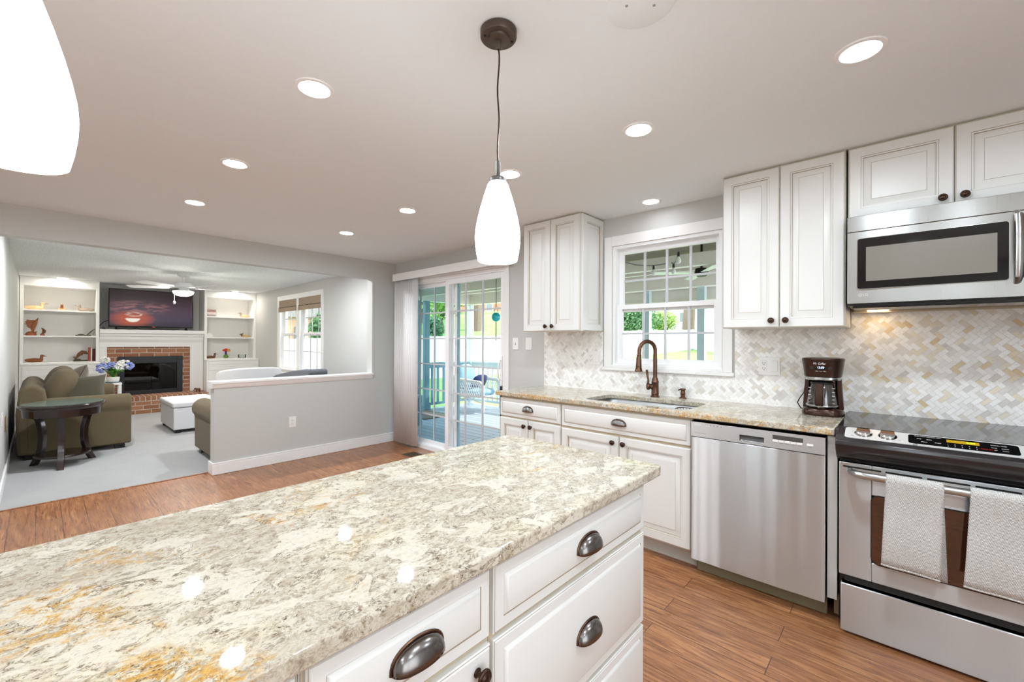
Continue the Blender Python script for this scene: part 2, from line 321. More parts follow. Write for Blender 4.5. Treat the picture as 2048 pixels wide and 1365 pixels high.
# ---------------------------------------------------------------- mesh helpers
X, Y, Z = Vector((1, 0, 0)), Vector((0, 1, 0)), Vector((0, 0, 1))
class MB:
    def __init__(s): s.v = []; s.f = []; s.m = []; s.at = []
    def add(s, vs, fs, mat=0, tint=0.0):
        b = len(s.v); s.v += [Vector(p) for p in vs]
        for f in fs: s.f.append([b+i for i in f]); s.m.append(mat); s.at.append(tint)
        return s
    def box(s, x0, x1, y0, y1, z0, z1, mat=0):
        vs = [(x, y, z) for z in (z0, z1) for y in (y0, y1) for x in (x0, x1)]
        return s.add(vs, [(0, 2, 3, 1), (4, 5, 7, 6), (0, 1, 5, 4), (2, 6, 7, 3), (0, 4, 6, 2), (1, 3, 7, 5)], mat)
    def prism(s, poly, axis, a, b, mat=0):
        def P(p, h): return (h, p[0], p[1]) if axis == 'x' else (p[0], h, p[1]) if axis == 'y' else (p[0], p[1], h)
        n = len(poly); vs = [P(p, a) for p in poly] + [P(p, b) for p in poly]
        return s.add(vs, [list(range(n))[::-1], list(range(n, 2*n))] + [(i, (i+1) % n, n+(i+1) % n, n+i) for i in range(n)], mat)
    def lathe(s, prof, c=(0, 0, 0), d=Z, seg=24, mat=0, caps=True, sx=1, sy=1):
        d = Vector(d).normalized(); a = d.orthogonal().normalized() if abs(d.z) < .999 else Vector((1, 0, 0)); b = d.cross(a); c = Vector(c)
        vs = []
        for r_, h in prof:
            for k in range(seg):
                t_ = 2*math.pi*k/seg; vs.append(c + d*h + a*(r_*math.cos(t_)*sx) + b*(r_*math.sin(t_)*sy))
        fs = []
        for i in range(len(prof)-1):
            for k in range(seg):
                fs.append((i*seg+k, i*seg+(k+1) % seg, (i+1)*seg+(k+1) % seg, (i+1)*seg+k))
        if caps:
            if prof[0][0] > 1e-5: fs.append(list(range(seg))[::-1])
            if prof[-1][0] > 1e-5: fs.append(list(range((len(prof)-1)*seg, len(prof)*seg)))
        return s.add(vs, fs, mat)
    def cyl(s, p0, p1, r0, r1=None, seg=16, mat=0):
        p0, p1 = Vector(p0), Vector(p1); r1 = r0 if r1 is None else r1
        return s.lathe([(r0, 0), (r1, (p1-p0).length)], p0, p1-p0, seg, mat)
    def tube(s, pts, r, seg=10, mat=0, closed=False, sq=1.0):
        pts = [Vector(p) for p in pts]; n = len(pts); rs = r if isinstance(r, (list, tuple)) else [r]*n
        vs = []; a = None
        for i, p in enumerate(pts):
            if closed: tg = pts[(i+1) % n]-pts[i-1]
            else: tg = pts[min(i+1, n-1)]-pts[max(i-1, 0)]
            tg.normalize()
            if a is None: a = tg.orthogonal().normalized()
            a = (a - tg*a.dot(tg)); a = a.normalized() if a.length > 1e-6 else tg.orthogonal().normalized()
            b = tg.cross(a)
            for k in range(seg):
                t_ = 2*math.pi*k/seg; vs.append(p + a*(rs[i]*math.cos(t_)) + b*(rs[i]*sq*math.sin(t_)))
        fs = []
        for i in range(n if closed else n-1):
            j = (i+1) % n
            for k in range(seg): fs.append((i*seg+k, i*seg+(k+1) % seg, j*seg+(k+1) % seg, j*seg+k))
        if not closed: fs += [list(range(seg))[::-1], list(range((n-1)*seg, n*seg))]
        return s.add(vs, fs, mat)
    def ell(s, c, rx, ry, rz, seg=20, rings=12, mat=0, fn=None):
        vs = []; c = Vector(c)
        for i in range(rings+1):
            ph = math.pi*i/rings
            for k in range(seg):
                t_ = 2*math.pi*k/seg; p = Vector((rx*math.sin(ph)*math.cos(t_), ry*math.sin(ph)*math.sin(t_), rz*math.cos(ph)))
                vs.append(c + (fn(p) if fn else p))
        fs = [(i*seg+k, (i+1)*seg+k, (i+1)*seg+(k+1) % seg, i*seg+(k+1) % seg) for i in range(rings) for k in range(seg)]
        return s.add(vs, fs, mat)
    def grid(s, rows, mat=0):
        m, n = len(rows), len(rows[0])
        return s.add([p for r_ in rows for p in r_], [(i*n+k, i*n+k+1, (i+1)*n+k+1, (i+1)*n+k) for i in range(m-1) for k in range(n-1)], mat)
    def panel(s, o, u, v, n, w, h, rings):
        o, u, v, n = Vector(o), Vector(u), Vector(v), Vector(n); b = len(s.v)
        for d, t_, _ in rings:
            s.v += [o+u*d+v*d+n*t_, o+u*(w-d)+v*d+n*t_, o+u*(w-d)+v*(h-d)+n*t_, o+u*d+v*(h-d)+n*t_]
        for i in range(len(rings)-1):
            for k in range(4):
                s.f.append([b+i*4+k, b+i*4+(k+1) % 4, b+(i+1)*4+(k+1) % 4, b+(i+1)*4+k]); s.m.append(rings[i+1][2]); s.at.append(0)
        L = b+4*(len(rings)-1); s.f.append([L, L+1, L+2, L+3]); s.m.append(0); s.at.append(0)
        s.f.append([b+3, b+2, b+1, b]); s.m.append(0); s.at.append(0)
        return s
    def frame(s, x0, x1, z0, z1, w, y0, y1, mat=0, wt=None, wb=None):     # rectangular ring in the xz plane
        wt = w if wt is None else wt; wb = w if wb is None else wb
        s.box(x0, x0+w, y0, y1, z0, z1, mat); s.box(x1-w, x1, y0, y1, z0, z1, mat)
        s.box(x0+w, x1-w, y0, y1, z1-wt, z1, mat); s.box(x0+w, x1-w, y0, y1, z0, z0+wb, mat); return s
    def xf(s, start, mtx):
        for i in range(start, len(s.v)): s.v[i] = mtx @ s.v[i]
        return s
    def build(s, name, mats, parent=None, local=False, bevel=0, seg=2, angle=35, subd=0, solid=0):
        me = bpy.data.meshes.new(name)
        off = Vector((0, 0, 0))
        if parent is None and s.v:
            lo = [min(p[i] for p in s.v) for i in range(3)]; hi = [max(p[i] for p in s.v) for i in range(3)]
            off = Vector(((lo[0]+hi[0])/2, (lo[1]+hi[1])/2, lo[2]))
        elif parent is not None and not local:
            q = parent
            while q is not None: off = off + Vector(q.location); q = q.parent
        me.from_pydata([tuple(p-off) for p in s.v], [], s.f)
        mats = [mats] if isinstance(mats, str) else mats
        for m_ in mats: me.materials.append(MATS[m_])
        me.polygons.foreach_set('material_index', s.m)
        me.polygons.foreach_set('use_smooth', [True]*len(s.f))
        if any(s.at):
            a = me.attributes.new('tint', 'FLOAT', 'FACE'); a.data.foreach_set('value', s.at)
        me.update()
        bm = bmesh.new(); bm.from_mesh(me); bmesh.ops.recalc_face_normals(bm, faces=bm.faces); bm.to_mesh(me); bm.free()
        me.set_sharp_from_angle(angle=R(angle))
        o = bpy.data.objects.new(name, me); COL.objects.link(o)
        if parent is not None: o.parent = parent
        else: o.location = off
        if solid:
            md = o.modifiers.new('thickness', 'SOLIDIFY'); md.thickness = solid; md.offset = 0
        if bevel:
            md = o.modifiers.new('edge', 'BEVEL'); md.width = bevel; md.segments = seg; md.limit_method = 'ANGLE'; md.angle_limit = R(40); md.harden_normals = False
        if subd:
            md = o.modifiers.new('smooth', 'SUBSURF'); md.levels = subd; md.render_levels = subd
        return o

def tag(o, label, cat, group=None):
    o['label'] = label; o['category'] = cat
    if group: o['group'] = group
    return o
def structure(o): o['kind'] = 'structure'; return o
def thing(name, label, cat, loc=(0, 0, 0), rz=0, group=None):
    o = bpy.data.objects.new(name, None); COL.objects.link(o); o.empty_display_size = .05
    o.location = loc; o.rotation_euler = (0, 0, rz); return tag(o, label, cat, group)
def copy_tree(o, parent=None):
    c = o.copy(); COL.objects.link(c)
    if parent is not None: c.parent = parent
    for ch in list(o.children): copy_tree(ch, c)
    return c
def text(body, size, loc, u, v, mat, parent, name='lettering', align='CENTER', shear=0, sx=1):
    cu = bpy.data.curves.new(name, 'FONT'); cu.body = body; cu.size = size; cu.align_x = align; cu.align_y = 'CENTER'; cu.shear = shear; cu.extrude = .0002; cu.resolution_u = 3
    tmp = bpy.data.objects.new(name, cu); COL.objects.link(tmp)
    me = bpy.data.meshes.new_from_object(tmp.evaluated_get(bpy.context.evaluated_depsgraph_get())); bpy.data.objects.remove(tmp, do_unlink=True)
    me.materials.clear(); me.materials.append(MATS[mat]); o = bpy.data.objects.new(name, me); COL.objects.link(o)
    u, v = Vector(u).normalized(), Vector(v).normalized(); n = u.cross(v)
    m_ = Matrix((u*sx, v, n)).transposed().to_4x4(); off = Vector((0, 0, 0)); q = parent
    while q is not None: off = off + Vector(q.location); q = q.parent
    m_.translation = Vector(loc) - off; o.parent = parent; me.transform(m_); return o
def rrect(x0, x1, y0, y1, r, n=6):
    out = []
    for cx, cy, a0 in ((x1-r, y1-r, 0), (x0+r, y1-r, 90), (x0+r, y0+r, 180), (x1-r, y0+r, 270)):
        for i in range(n+1):
            a = R(a0+90*i/n); out.append((cx+r*math.cos(a), cy+r*math.sin(a)))
    return out

# ---------------------------------------------------------------- room shell
H = 2.282; CT = .893                      # ceiling, worktop height
XL, XR, YB = -5.75, 6.6, -5.2             # living end wall, kitchen right wall, wall behind the camera
YW = -3.31                                # living room left wall

fl = MB().box(-.12, XR, YB, 0, -.1, 0); structure(fl.build('floor', 'wood_floor'))
structure(MB().box(XL-.3, -.122, YW-.1, 0, -.1, .004).build('floor_carpet', 'carpet'))
structure(MB().box(-.135, -.112, YW, -1.985, -.01, .007).build('trim_carpet_edge', 'wood_floor', bevel=.003))
structure(MB().box(-.12, XR+.15, YB-.15, .15, H, H+.15).build('ceiling', 'ceiling_paint'))
structure(MB().box(XL-.3, -.12, YW-.15, .15, H, H+.15).build('ceiling_living', 'ceiling_texture'))

def wall_holes(xs0, xs1, holes, y0, y1, z0, z1):
    b = MB(); x = xs0
    for hx0, hx1, hz0, hz1 in sorted(holes):
        b.box(x, hx0, y0, y1, z0, z1)
        if hz0 > z0: b.box(hx0, hx1, y0, y1, z0, hz0)
        if hz1 < z1: b.box(hx0, hx1, y0, y1, hz1, z1)
        x = hx1
    b.box(x, xs1, y0, y1, z0, z1); return b
DOOR_H = (.06, 1.945, 0, 2.03); WIN_H = (3.135, 3.955, 1.10, 2.05)
LW1, LW2 = (-3.965, -3.13, .74, 2.045), (-3.05, -2.15, .74, 2.045)
structure(wall_holes(-.12, XR+.15, [DOOR_H, WIN_H], 0, .15, -.1, H).build('wall_back', 'wall_paint'))
structure(wall_holes(XL-.3, -.12, [LW1, LW2], 0, .15, -.1, H).build('wall_back_living', 'wall_paint'))
b = MB(); HB = 2.055; HE = -1.975; JB = -.328
b.box(-.12, 0, HE, JB, 0, .83); b.box(-.12, 0, JB, 0, 0, H); b.box(-.12, 0, YW, JB, HB, H); b.box(-.12, 0, YB, YW, 0, H)
structure(b.build('wall_left', 'wall_paint'))
b = MB(); RW0, RW1, RZ0, RZ1 = -4.6, -2.2, .3, 2.08
b.box(XR, XR+.15, YB, RW0, 0, H); b.box(XR, XR+.15, RW1, 0, 0, H); b.box(XR, XR+.15, RW0, RW1, 0, RZ0); b.box(XR, XR+.15, RW0, RW1, RZ1, H); structure(b.build('wall_right', 'wall_paint'))
w = bpy.data.objects.new('window_5', None); COL.objects.link(w); structure(w); w.location = (XR, -3.4, RZ0)  # unseen window added to let daylight into the kitchen
b = MB(); b.box(XR+.02, XR+.12, RW0, RW0+.05, RZ0, RZ1); b.box(XR+.02, XR+.12, RW1-.05, RW1, RZ0, RZ1); b.box(XR+.02, XR+.12, RW0+.05, RW1-.05, RZ1-.05, RZ1); b.box(XR+.02, XR+.12, RW0+.05, RW1-.05, RZ0, RZ0+.05); b.box(XR+.02, XR+.12, -3.44, -3.36, RZ0+.05, RZ1-.05); b.build('window_frame', 'vinyl_white', w)
b = MB(); b.box(XR+.07, XR+.075, RW0+.05, -3.44, RZ0+.05, RZ1-.05); b.box(XR+.07, XR+.075, -3.36, RW1-.05, RZ0+.05, RZ1-.05); b.build('pane', 'window_glass', w)
b = MB(); b.box(XR-.015, XR, RW0-.08, RW0, RZ0-.08, RZ1+.08); b.box(XR-.015, XR, RW1, RW1+.08, RZ0-.08, RZ1+.08); b.box(XR-.015, XR, RW0, RW1, RZ1, RZ1+.08); b.box(XR-.015, XR, RW0, RW1, RZ0-.08, RZ0); b.build('window_casing', 'trim_white', w)
structure(wall_holes(-.12, XR+.15, [(1.9, 2.6, .05, 2.08), (3.4, 3.75, .05, 2.08)], YB-.15, YB, 0, H).build('wall_front', 'wall_paint'))
for k, (x0, x1, z0) in enumerate(((1.9, 2.6, .05), (3.4, 3.75, .05))):  # unseen windows added for daylight and for streaks in the steel
    w = bpy.data.objects.new('window_%d' % (k+3), None); COL.objects.link(w); structure(w); w.location = ((x0+x1)/2, YB, z0)
    b = MB(); b.frame(x0, x1, z0, 2.08, .05, YB-.12, YB-.02); xm = (x0+x1)/2; b.box(xm-.04, xm+.04, YB-.12, YB-.02, z0, 2.08); b.build('window_frame', 'vinyl_white', w)
    b = MB(); b.box(x0+.05, xm-.04, YB-.08, YB-.075, z0+.05, 2.03); b.box(xm+.04, x1-.05, YB-.08, YB-.075, z0+.05, 2.03); b.build('pane', 'window_glass', w)
    b = MB(); b.frame(x0-.08, x1+.08, z0-.08, 2.16, .08, YB, YB+.015); b.build('window_casing', 'trim_white', w)
structure(MB().box(XL-.3, -.12, YW-.15, YW, 0, H).build('wall_living_left', 'wall_paint'))
structure(MB().box(XL-.3, XL, YW, 0, 0, H).build('wall_living_end', 'wall_paint'))

# half wall cap with a small cove under its lip
cap = [(-.155, .89), (.035, .89), (.035, .872), (.028, .868), (.022, .85), (.008, .826), (0, .823), (-.12, .823), (-.128, .826), (-.142, .85), (-.148, .868), (-.155, .872)]
b = MB(); b.prism(cap, 'y', HE-.02, JB+.002)
structure(b.build('trim_half_wall_cap', 'trim_white'))
def baseboard(name, pts, h=.115):
    b = MB(); b.prism(pts, 'z', 0, h-.018); b.prism(pts, 'z', h-.018, h); structure(b.build(name, 'trim_white', bevel=.004))
baseboard('baseboard_left', [(0, 0), (.016, 0), (.016, HE-.016), (-.136, HE-.016), (-.136, -.3), (-.12, -.3), (-.12, HE), (0, HE)])
baseboard('baseboard_living_left', [(-.12, YW), (-.12, YW+.014), (-5.0, YW+.014), (-5.0, YW)], .1)
baseboard('baseboard_back_living', [(-.12, 0), (-.12, -.014), (-5.1, -.014), (-5.1, 0)], .1)
baseboard('baseboard_back', [(.0, 0), (.0, -.014), (.06, -.014), (.06, 0)])

# ---------------------------------------------------------------- sliding door (door_1)
d = bpy.data.objects.new('door_1', None); COL.objects.link(d); structure(d); d.location = (1.0, 0, 0)
b = MB(); b.box(0.02, 0.062, -0.014, 0, 0, 2.09); b.box(1.935, 2.007, -0.014, 0, 0, 2.09); b.box(0.062, 1.935, -0.014, 0, 2.03, 2.09)
b.build('door_casing', 'trim_white', d, bevel=.002)
b = MB(); b.frame(.06, 1.945, 0.0, 2.03, .03, .005, .13, wt=.04, wb=.045); b.box(.09, 1.915, .045, .05, .045, .06); b.box(.09, 1.915, .02, .09, 1.975, 1.992)
b.build('door_frame', 'vinyl_white', d, bevel=.002)
def slider(x0, x1, gx0, gx1, y, nm, gmat):
    z0, z1, g0, g1 = .045, 1.985, .095, 1.93
    b = MB(); b.box(x0, gx0, y, y+.035, z0, z1); b.box(gx1, x1, y, y+.035, z0, z1); b.box(gx0, gx1, y, y+.035, g1, z1); b.box(gx0, gx1, y, y+.035, z0, g0)
    p = b.build(nm, 'vinyl_white', d, bevel=.003)
    MB().box(gx0, gx1, y+.014, y+.018, g0, g1).build('pane', gmat, p)
    m_ = MB(); w = (gx1-gx0)/3; hh = (g1-g0)/6
    for i in (1, 2): m_.box(gx0+w*i-.009, gx0+w*i+.009, y+.009, y+.023, g0, g1)
    for i in range(1, 6): m_.box(gx0, gx1, y+.0085, y+.0235, g0+hh*i-.008, g0+hh*i+.008)
    m_.build('muntins', 'muntin_backlit', p); return p
slider(.09, 1.05, .16, .995, .065, 'fixed_panel', 'screen_glass')
sp_ = slider(1.0, 1.915, 1.062, 1.873, .012, 'sliding_panel', 'window_glass')
b = MB(); b.tube([(1.893, .012, .90), (1.893, -.02, .905), (1.893, -.036, .93), (1.893, -.04, 1.0), (1.893, -.036, 1.07), (1.893, -.02, 1.095), (1.893, .012, 1.1)], .008, 8)
b.box(1.882, 1.905, -.002, .012, .85, 1.14); b.build('door_handle', 'vinyl_white', sp_)
b = MB(); b.box(1.885, 1.902, -.006, .012, .76, .84); b.build('latch', 'black_plastic', sp_)
# sliding screen outside: white stile with a blue-grey edge
b = MB(); b.box(1.10, 1.128, .104, .126, .045, 1.985); b.build('screen_edge', 'post_blue', d)
b = MB(); b.box(1.055, 1.0995, .105, .125, .045, 1.985); b.box(1.86, 1.90, .105, .125, .045, 1.985); b.box(1.1285, 1.86, .105, .125, .045, .08); b.box(1.1285, 1.86, .105, .125, 1.955, 1.985)
b.build('screen_frame', 'vinyl_white', d)
# valance and stacked vertical blind
v = thing('blind_valance', 'white vertical-blind valance board across the top of the sliding door', 'valance', (1.08, -.06, 2.03))
b = MB(); b.box(.118, 2.06, -.12, -.112, 2.032, 2.122); b.box(.118, .126, -.112, -.016, 2.032, 2.122); b.box(2.052, 2.06, -.112, -.016, 2.032, 2.122); b.box(.126, 2.052, -.112, -.016, 2.114, 2.122)
b.build('board', 'trim_white', v, bevel=.002)
MB().box(.13, 2.05, -.085, -.045, 2.05, 2.075).build('head_rail', 'vinyl_white', v)
v = thing('vertical_blind', 'closed-up stack of white vertical blind vanes beside the half wall', 'blind', (.33, -.065, .02))
for i in range(10):
    x = .150+i*.041; a = -R(28); bx = MB()
    rows = []
    for z in (.025, 2.05):
        rows.append([(x + (k/4-.5)*.089*math.cos(a), -.066 - (k/4-.5)*.089*math.sin(a) - .006*math.cos((k/4-.5)*math.pi), z) for k in range(5)])
    bx.grid(rows); bx.build('vane', 'blind_white', v, solid=.0012)

# ---------------------------------------------------------------- kitchen window (window_1)
def sash(b, x0, x1, z0, z1, y0, y1, wl, wr, wt, wb): 
    b.box(x0, x0+wl, y0, y1, z0, z1); b.box(x1-wr, x1, y0, y1, z0, z1); b.box(x0+wl, x1-wr, y0, y1, z1-wt, z1); b.box(x0+wl, x1-wr, y0, y1, z0, z0+wb)
w = bpy.data.objects.new('window_1', None); COL.objects.link(w); structure(w); w.location = (3.54, 0, 1.06)
b = MB(); b.box(3.064, 3.13, -0.018, 0, 1.0875, 2.13); b.box(3.96, 4.022, -0.018, 0, 1.0875, 2.13); b.box(3.13, 3.96, -0.018, 0, 2.052, 2.13); b.box(3.13, 3.96, -.018, 0, 1.0875, 1.106)
b.build('window_casing', 'trim_white', w, bevel=.002)
b = MB(); b.box(3.05, 4.036, -.032, 0, 1.062, 1.087); b.build('window_sill', 'trim_white', w, bevel=.004)
b = MB(); b.frame(3.135, 3.955, 1.10, 2.05, .022, -.005, .12); b.build('window_frame', 'vinyl_white', w)
def dh(x0, x1, z0, zm, z1, cols, parent, y=.03, st=.042):
    b = MB(); sash(b, x0, x1, zm-.028, z1, y+.03, y+.055, st-.004, st-.004, .04, .032); us = b.build('upper_sash', 'vinyl_white', parent, bevel=.002)
    b = MB(); sash(b, x0, x1, z0, zm+.028, y, y+.028, st, st, .036, .04); ls = b.build('lower_sash', 'vinyl_white', parent, bevel=.002)
    for s_, g0, g1, yy, q in ((us, zm+.004, z1-.04, y+.042, st-.004), (ls, z0+.04, zm-.008, y+.014, st)):
        MB().box(x0+q, x1-q, yy-.001, yy+.001, g0, g1).build('pane', 'window_glass', s_)
        m_ = MB(); ww = (x1-x0-2*q)/cols
        for i in range(1, cols): m_.box(x0+q+ww*i-.008, x0+q+ww*i+.008, yy-.006, yy+.006, g0, g1)
        m_.box(x0+q, x1-q, yy-.0065, yy+.0065, (g0+g1)/2-.008, (g0+g1)/2+.008); m_.build('muntins', 'muntin_backlit', s_)
dh(3.157, 3.933, 1.12, 1.555, 2.03, 4, w)

# living room twin window (window_2)
w = bpy.data.objects.new('window_2', None); COL.objects.link(w); structure(w); w.location = (-3.06, 0, .68)
b = MB(); b.box(-4.05, -3.96, -0.018, 0, 0.7005, 2.125); b.box(-2.155, -2.075, -0.018, 0, 0.7005, 2.125); b.box(-3.96, -2.155, -0.018, 0, 2.04, 2.125); b.box(-3.135, -3.045, -.018, 0, .7005, 2.0395)
b.build('window_casing', 'trim_white', w, bevel=.002)
b = MB(); b.box(-4.08, -2.045, -.05, 0, .675, .70); b.box(-4.05, -2.075, -.016, 0, .60, .675); b.build('window_sill', 'trim_white', w, bevel=.003)
for (x0, x1, z0, z1) in (LW1, LW2):
    b = MB(); b.frame(x0, x1, z0, z1, .02, -.004, .12); fr = b.build('window_frame', 'vinyl_white', w)
    dh(x0+.02, x1-.02, z0+.02, 1.40, z1-.02, 3, w, .05)
for (x0, x1), lb in (((-3.955, -3.14), 'woven brown roman shade in the left half of the twin window'), ((-3.04, -2.16), 'woven brown roman shade in the right half of the twin window')):
    t_ = thing('roman_shade', lb, 'roman shade', ((x0+x1)/2, -.02, 1.82), group='woven roman shades')
    b = MB(); b.box(x0, x1, -.016, -.010, 1.90, 2.04); b.build('shade_cloth', 'woven_wood', t_)
    b = MB(); b.prism([(-.012, 1.905), (-.030, 1.90), (-.034, 1.83), (-.028, 1.822), (-.012, 1.826)], 'x', x0, x1); b.build('folded_hem', 'woven_wood', t_, bevel=.003)
    b = MB(); b.box(x0+.005, x1-.005, -.03, -.016, 1.899, 1.908); b.build('batten', 'dark_gap', t_)

# ---------------------------------------------------------------- kitchen cabinets
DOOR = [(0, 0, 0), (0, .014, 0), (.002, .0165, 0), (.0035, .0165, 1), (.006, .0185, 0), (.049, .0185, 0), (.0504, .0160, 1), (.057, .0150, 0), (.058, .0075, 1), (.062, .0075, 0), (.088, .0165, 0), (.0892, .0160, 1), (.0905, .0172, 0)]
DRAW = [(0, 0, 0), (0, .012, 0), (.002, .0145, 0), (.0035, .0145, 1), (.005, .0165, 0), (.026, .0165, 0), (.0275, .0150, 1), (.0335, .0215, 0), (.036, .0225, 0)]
CM = ['cabinet_white', 'cabinet_glaze']
def cup_pull(parent, c, u, n, w=.098, h=.036, d=.026, mat='pewter'):
    u, n = Vector(u), Vector(n); c = Vector(c); b = MB(); rows = []
    for i in range(13):
        th = R(-90 + 180*i/12); cs = max(.02, math.cos(th))**.75; row = []
        for k in range(7):
            ph = R(90*k/6); row.append(c + u*(w/2*math.sin(th)) + n*(d*cs*math.cos(ph)+.001) + Z*(h*cs*math.sin(ph)))
        rows.append(row)
    b.grid(rows)
    p = b.build('cup_pull', mat, parent, solid=.0022)
    b = MB(); b.tube([c + u*(w/2*1.04*math.sin(R(t))) + n*.0015 + Z*(h*1.06*max(0, math.cos(R(t)))**.75) for t in range(-90, 91, 10)], .0026, 6)
    b.tube([c + u*(w/2*math.sin(R(t))) + n*(d*max(.02, math.cos(R(t)))**.75) for t in range(-90, 91, 10)], .0016, 6)
    b.build('rim', 'pewter_edge', p); return p
def knob(parent, c, n, r=.0165, mat='bronze'):
    b = MB(); b.lathe([(.009, 0), (.009, .002), (.0055, .005), (.005, .012), (.008, .016), (r, .019), (r, .022), (r*.86, .0245), (r*.8, .0238), (r*.62, .0238), (r*.5, .026), (r*.3, .0275), (0, .028)], c, n, 20)
    return b.build('knob', mat, parent)
def front(parent, kind, u0, u1, z0, z1, face, u, n, knobs=(), pull=False, base=0, nm=None):
    """a door or drawer front; u axis along the cabinet run, n outwards; face = distance of the carcass face along n"""
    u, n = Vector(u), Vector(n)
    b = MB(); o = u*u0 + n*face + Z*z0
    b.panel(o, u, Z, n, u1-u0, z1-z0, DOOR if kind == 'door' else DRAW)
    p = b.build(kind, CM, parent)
    t = .0185 if kind == 'door' else .0225
    if pull: cup_pull(p, u*((u0+u1)/2) + n*(face+t) + Z*((z0+z1)/2-.012), u, n)
    for ku, kz in knobs: knob(p, u*ku + n*(face+t-.0005) + Z*kz, n)
    return p
FB = .6105                                    # carcass face of base cabinets (y = -FB)
SB = CT-.031
def base_cab(name, label, x0, x1, drawers, doors):
    t = thing(name, label, 'cabinet', ((x0+x1)/2, -.3, 0), group='white base cabinets under the window')
    b = MB(); b.box(x0, x0+.018, -FB, -.002, .102, SB-.001); b.box(x1-.018, x1, -FB, -.002, .102, SB-.001); b.box(x0+.018, x1-.018, -FB, -.002, .102, .12); b.box(x0+.018, x1-.018, -.012, -.002, .12, SB-.001); b.box(x0+.018, x1-.018, -FB, -FB+.018, .12, SB-.001); b.build('body', 'cabinet_white', t)
    b = MB(); b.box(x0, x1, -.545, -.53, .0, .102); b.build('toe_kick', 'toe_grey', t)
    b = MB(); b.box(x0+.002, x1-.002, -FB-.0035, -FB, .106, SB-.004); b.build('reveal', 'cabinet_edge', t)
    for a in drawers: front(t, 'drawer', *a, FB+.002, X, -Y, pull=True)
    for a in doors: front(t, 'door', *a[:4], FB+.002, X, -Y, knobs=[a[4]])
    return t
c1, c2, c3 = 2.4831, 3.0760, 3.980
cb = base_cab('base_cabinet', 'narrow white base cabinet at the left end of the worktop by the sliding door', c1, c2, [(c1+.003, c2-.004, .703, .846)],
         [(c1+.003, 2.7745, .112, .693, (2.745, .648)), (2.7785, c2-.004, .112, .693, (2.807, .648))])
b = MB(); b.box(c1-.004, c1, -FB-.012, -.001, 0, SB); b.build('end_panel', 'dark_gap', cb)  # thin dark sheet over the cabinet's left side
base_cab('base_cabinet', 'wide white sink base cabinet under the faucet, left of the dishwasher', c2, c3, [(c2+.006, c3-.004, .699, .846)],
         [(c2+.006, 3.525, .112, .686, (3.488, .646)), (3.529, c3-.004, .112, .686, (3.562, .646))])
t = thing('filler_panel', 'narrow white filler strip between dishwasher and range', 'panel', (4.617, -.3, 0))
MB().box(4.5965, 4.634, -.628, -.02, .104, .856).build('panel', 'cabinet_white', t, bevel=.001)
MB().box(4.615, 4.634, -.545, -.03, .0, .103).build('foot', 'cabinet_edge', t)

def upper_cab(label, x0, x1, z0, z1, split, kz, kxs, ends=()):
    t = thing('upper_cabinet', label, 'cabinet', ((x0+x1)/2, -.16, z0), group='white upper cabinets')
    b = MB(); b.box(x0, x1, -.310, -.002, z0, z1); b.build('body', 'cabinet_white', t, bevel=.001)
    b = MB(); b.box(x0+.002, x1-.002, -.3135, -.31, z0+.002, z1-.002); b.build('reveal', 'cabinet_edge', t)
    b = MB(); b.box(x0, x1, -.31, -.001, z1, H-.0005); b.build('top_filler', 'cabinet_edge', t)
    front(t, 'door', x0+.002, split-.0015, z0+.001, z1-.002, .312, X, -Y, knobs=[(kxs[0], kz)])
    front(t, 'door', split+.0015, x1-.003, z0+.001, z1-.002, .312, X, -Y, knobs=[(kxs[1], kz)])
    for e in ends:
        b = MB()
        if e > 0: b.panel((x1, -.308, z0+.001), Y, Z, X, .306, z1-z0-.003, DOOR)
        else: b.panel((x0, -.002, z0+.001), -Y, Z, -X, .306, z1-z0-.003, DOOR)
        b.build('end_panel', CM, t)
    return t
ZT = 2.2745
upper_cab('two-door white upper cabinet left of the kitchen window', 2.465, 3.032, 1.372, ZT, 2.752, 1.412, (2.712, 2.779), (1,))
upper_cab('tall two-door white upper cabinet between the kitchen window and the microwave', 4.0495, 4.6375, 1.372, ZT, 4.3455, 1.412, (4.309, 4.378))
upper_cab('short white upper cabinet directly above the microwave', 4.6465, 5.4075, 1.9125, ZT, 5.026, 1.950, (4.988, 5.058))

# ---------------------------------------------------------------- worktop with sink cut-out
def slab_with_hole(x0, x1, y0, y1, z0, z1, hole):
    b = MB(); n = len(hole); cx = sum(p[0] for p in hole)/n; cy = sum(p[1] for p in hole)/n; outer = []
    for px, py in hole:
        dx, dy = px-cx, py-cy; k = min((x1-cx)/dx if dx > 1e-9 else (x0-cx)/dx if dx < -1e-9 else 1e9, (y1-cy)/dy if dy > 1e-9 else (y0-cy)/dy if dy < -1e-9 else 1e9)
        outer.append([cx+dx*k, cy+dy*k])
    for cxr, cyr in ((x0, y0), (x0, y1), (x1, y0), (x1, y1)):       # snap nearest ray to each corner
        i = min(range(n), key=lambda q: (outer[q][0]-cxr)**2+(outer[q][1]-cyr)**2); outer[i] = [cxr, cyr]
    vs = [(p[0], p[1], z1) for p in outer]+[(p[0], p[1], z1) for p in hole]+[(p[0], p[1], z0) for p in outer]+[(p[0], p[1], z0) for p in hole]
    fs = []
    for i in range(n):
        j = (i+1) % n; fs += [(i, j, n+j, n+i), (2*n+i, 3*n+i, 3*n+j, 2*n+j), (i, 2*n+i, 2*n+j, j), (n+i, n+j, 3*n+j, 3*n+i)]
    return b.add(vs, fs)
hole = rrect(3.215, 3.925, -.565, -.185, .075, 8)
o = slab_with_hole(2.447, 4.626, -.648, -.0015, CT-.031, CT, hole).build('worktop', 'granite', bevel=.005, seg=3, angle=50)
tag(o, 'speckled cream granite worktop along the window wall with an undermount sink cut-out', 'countertop')
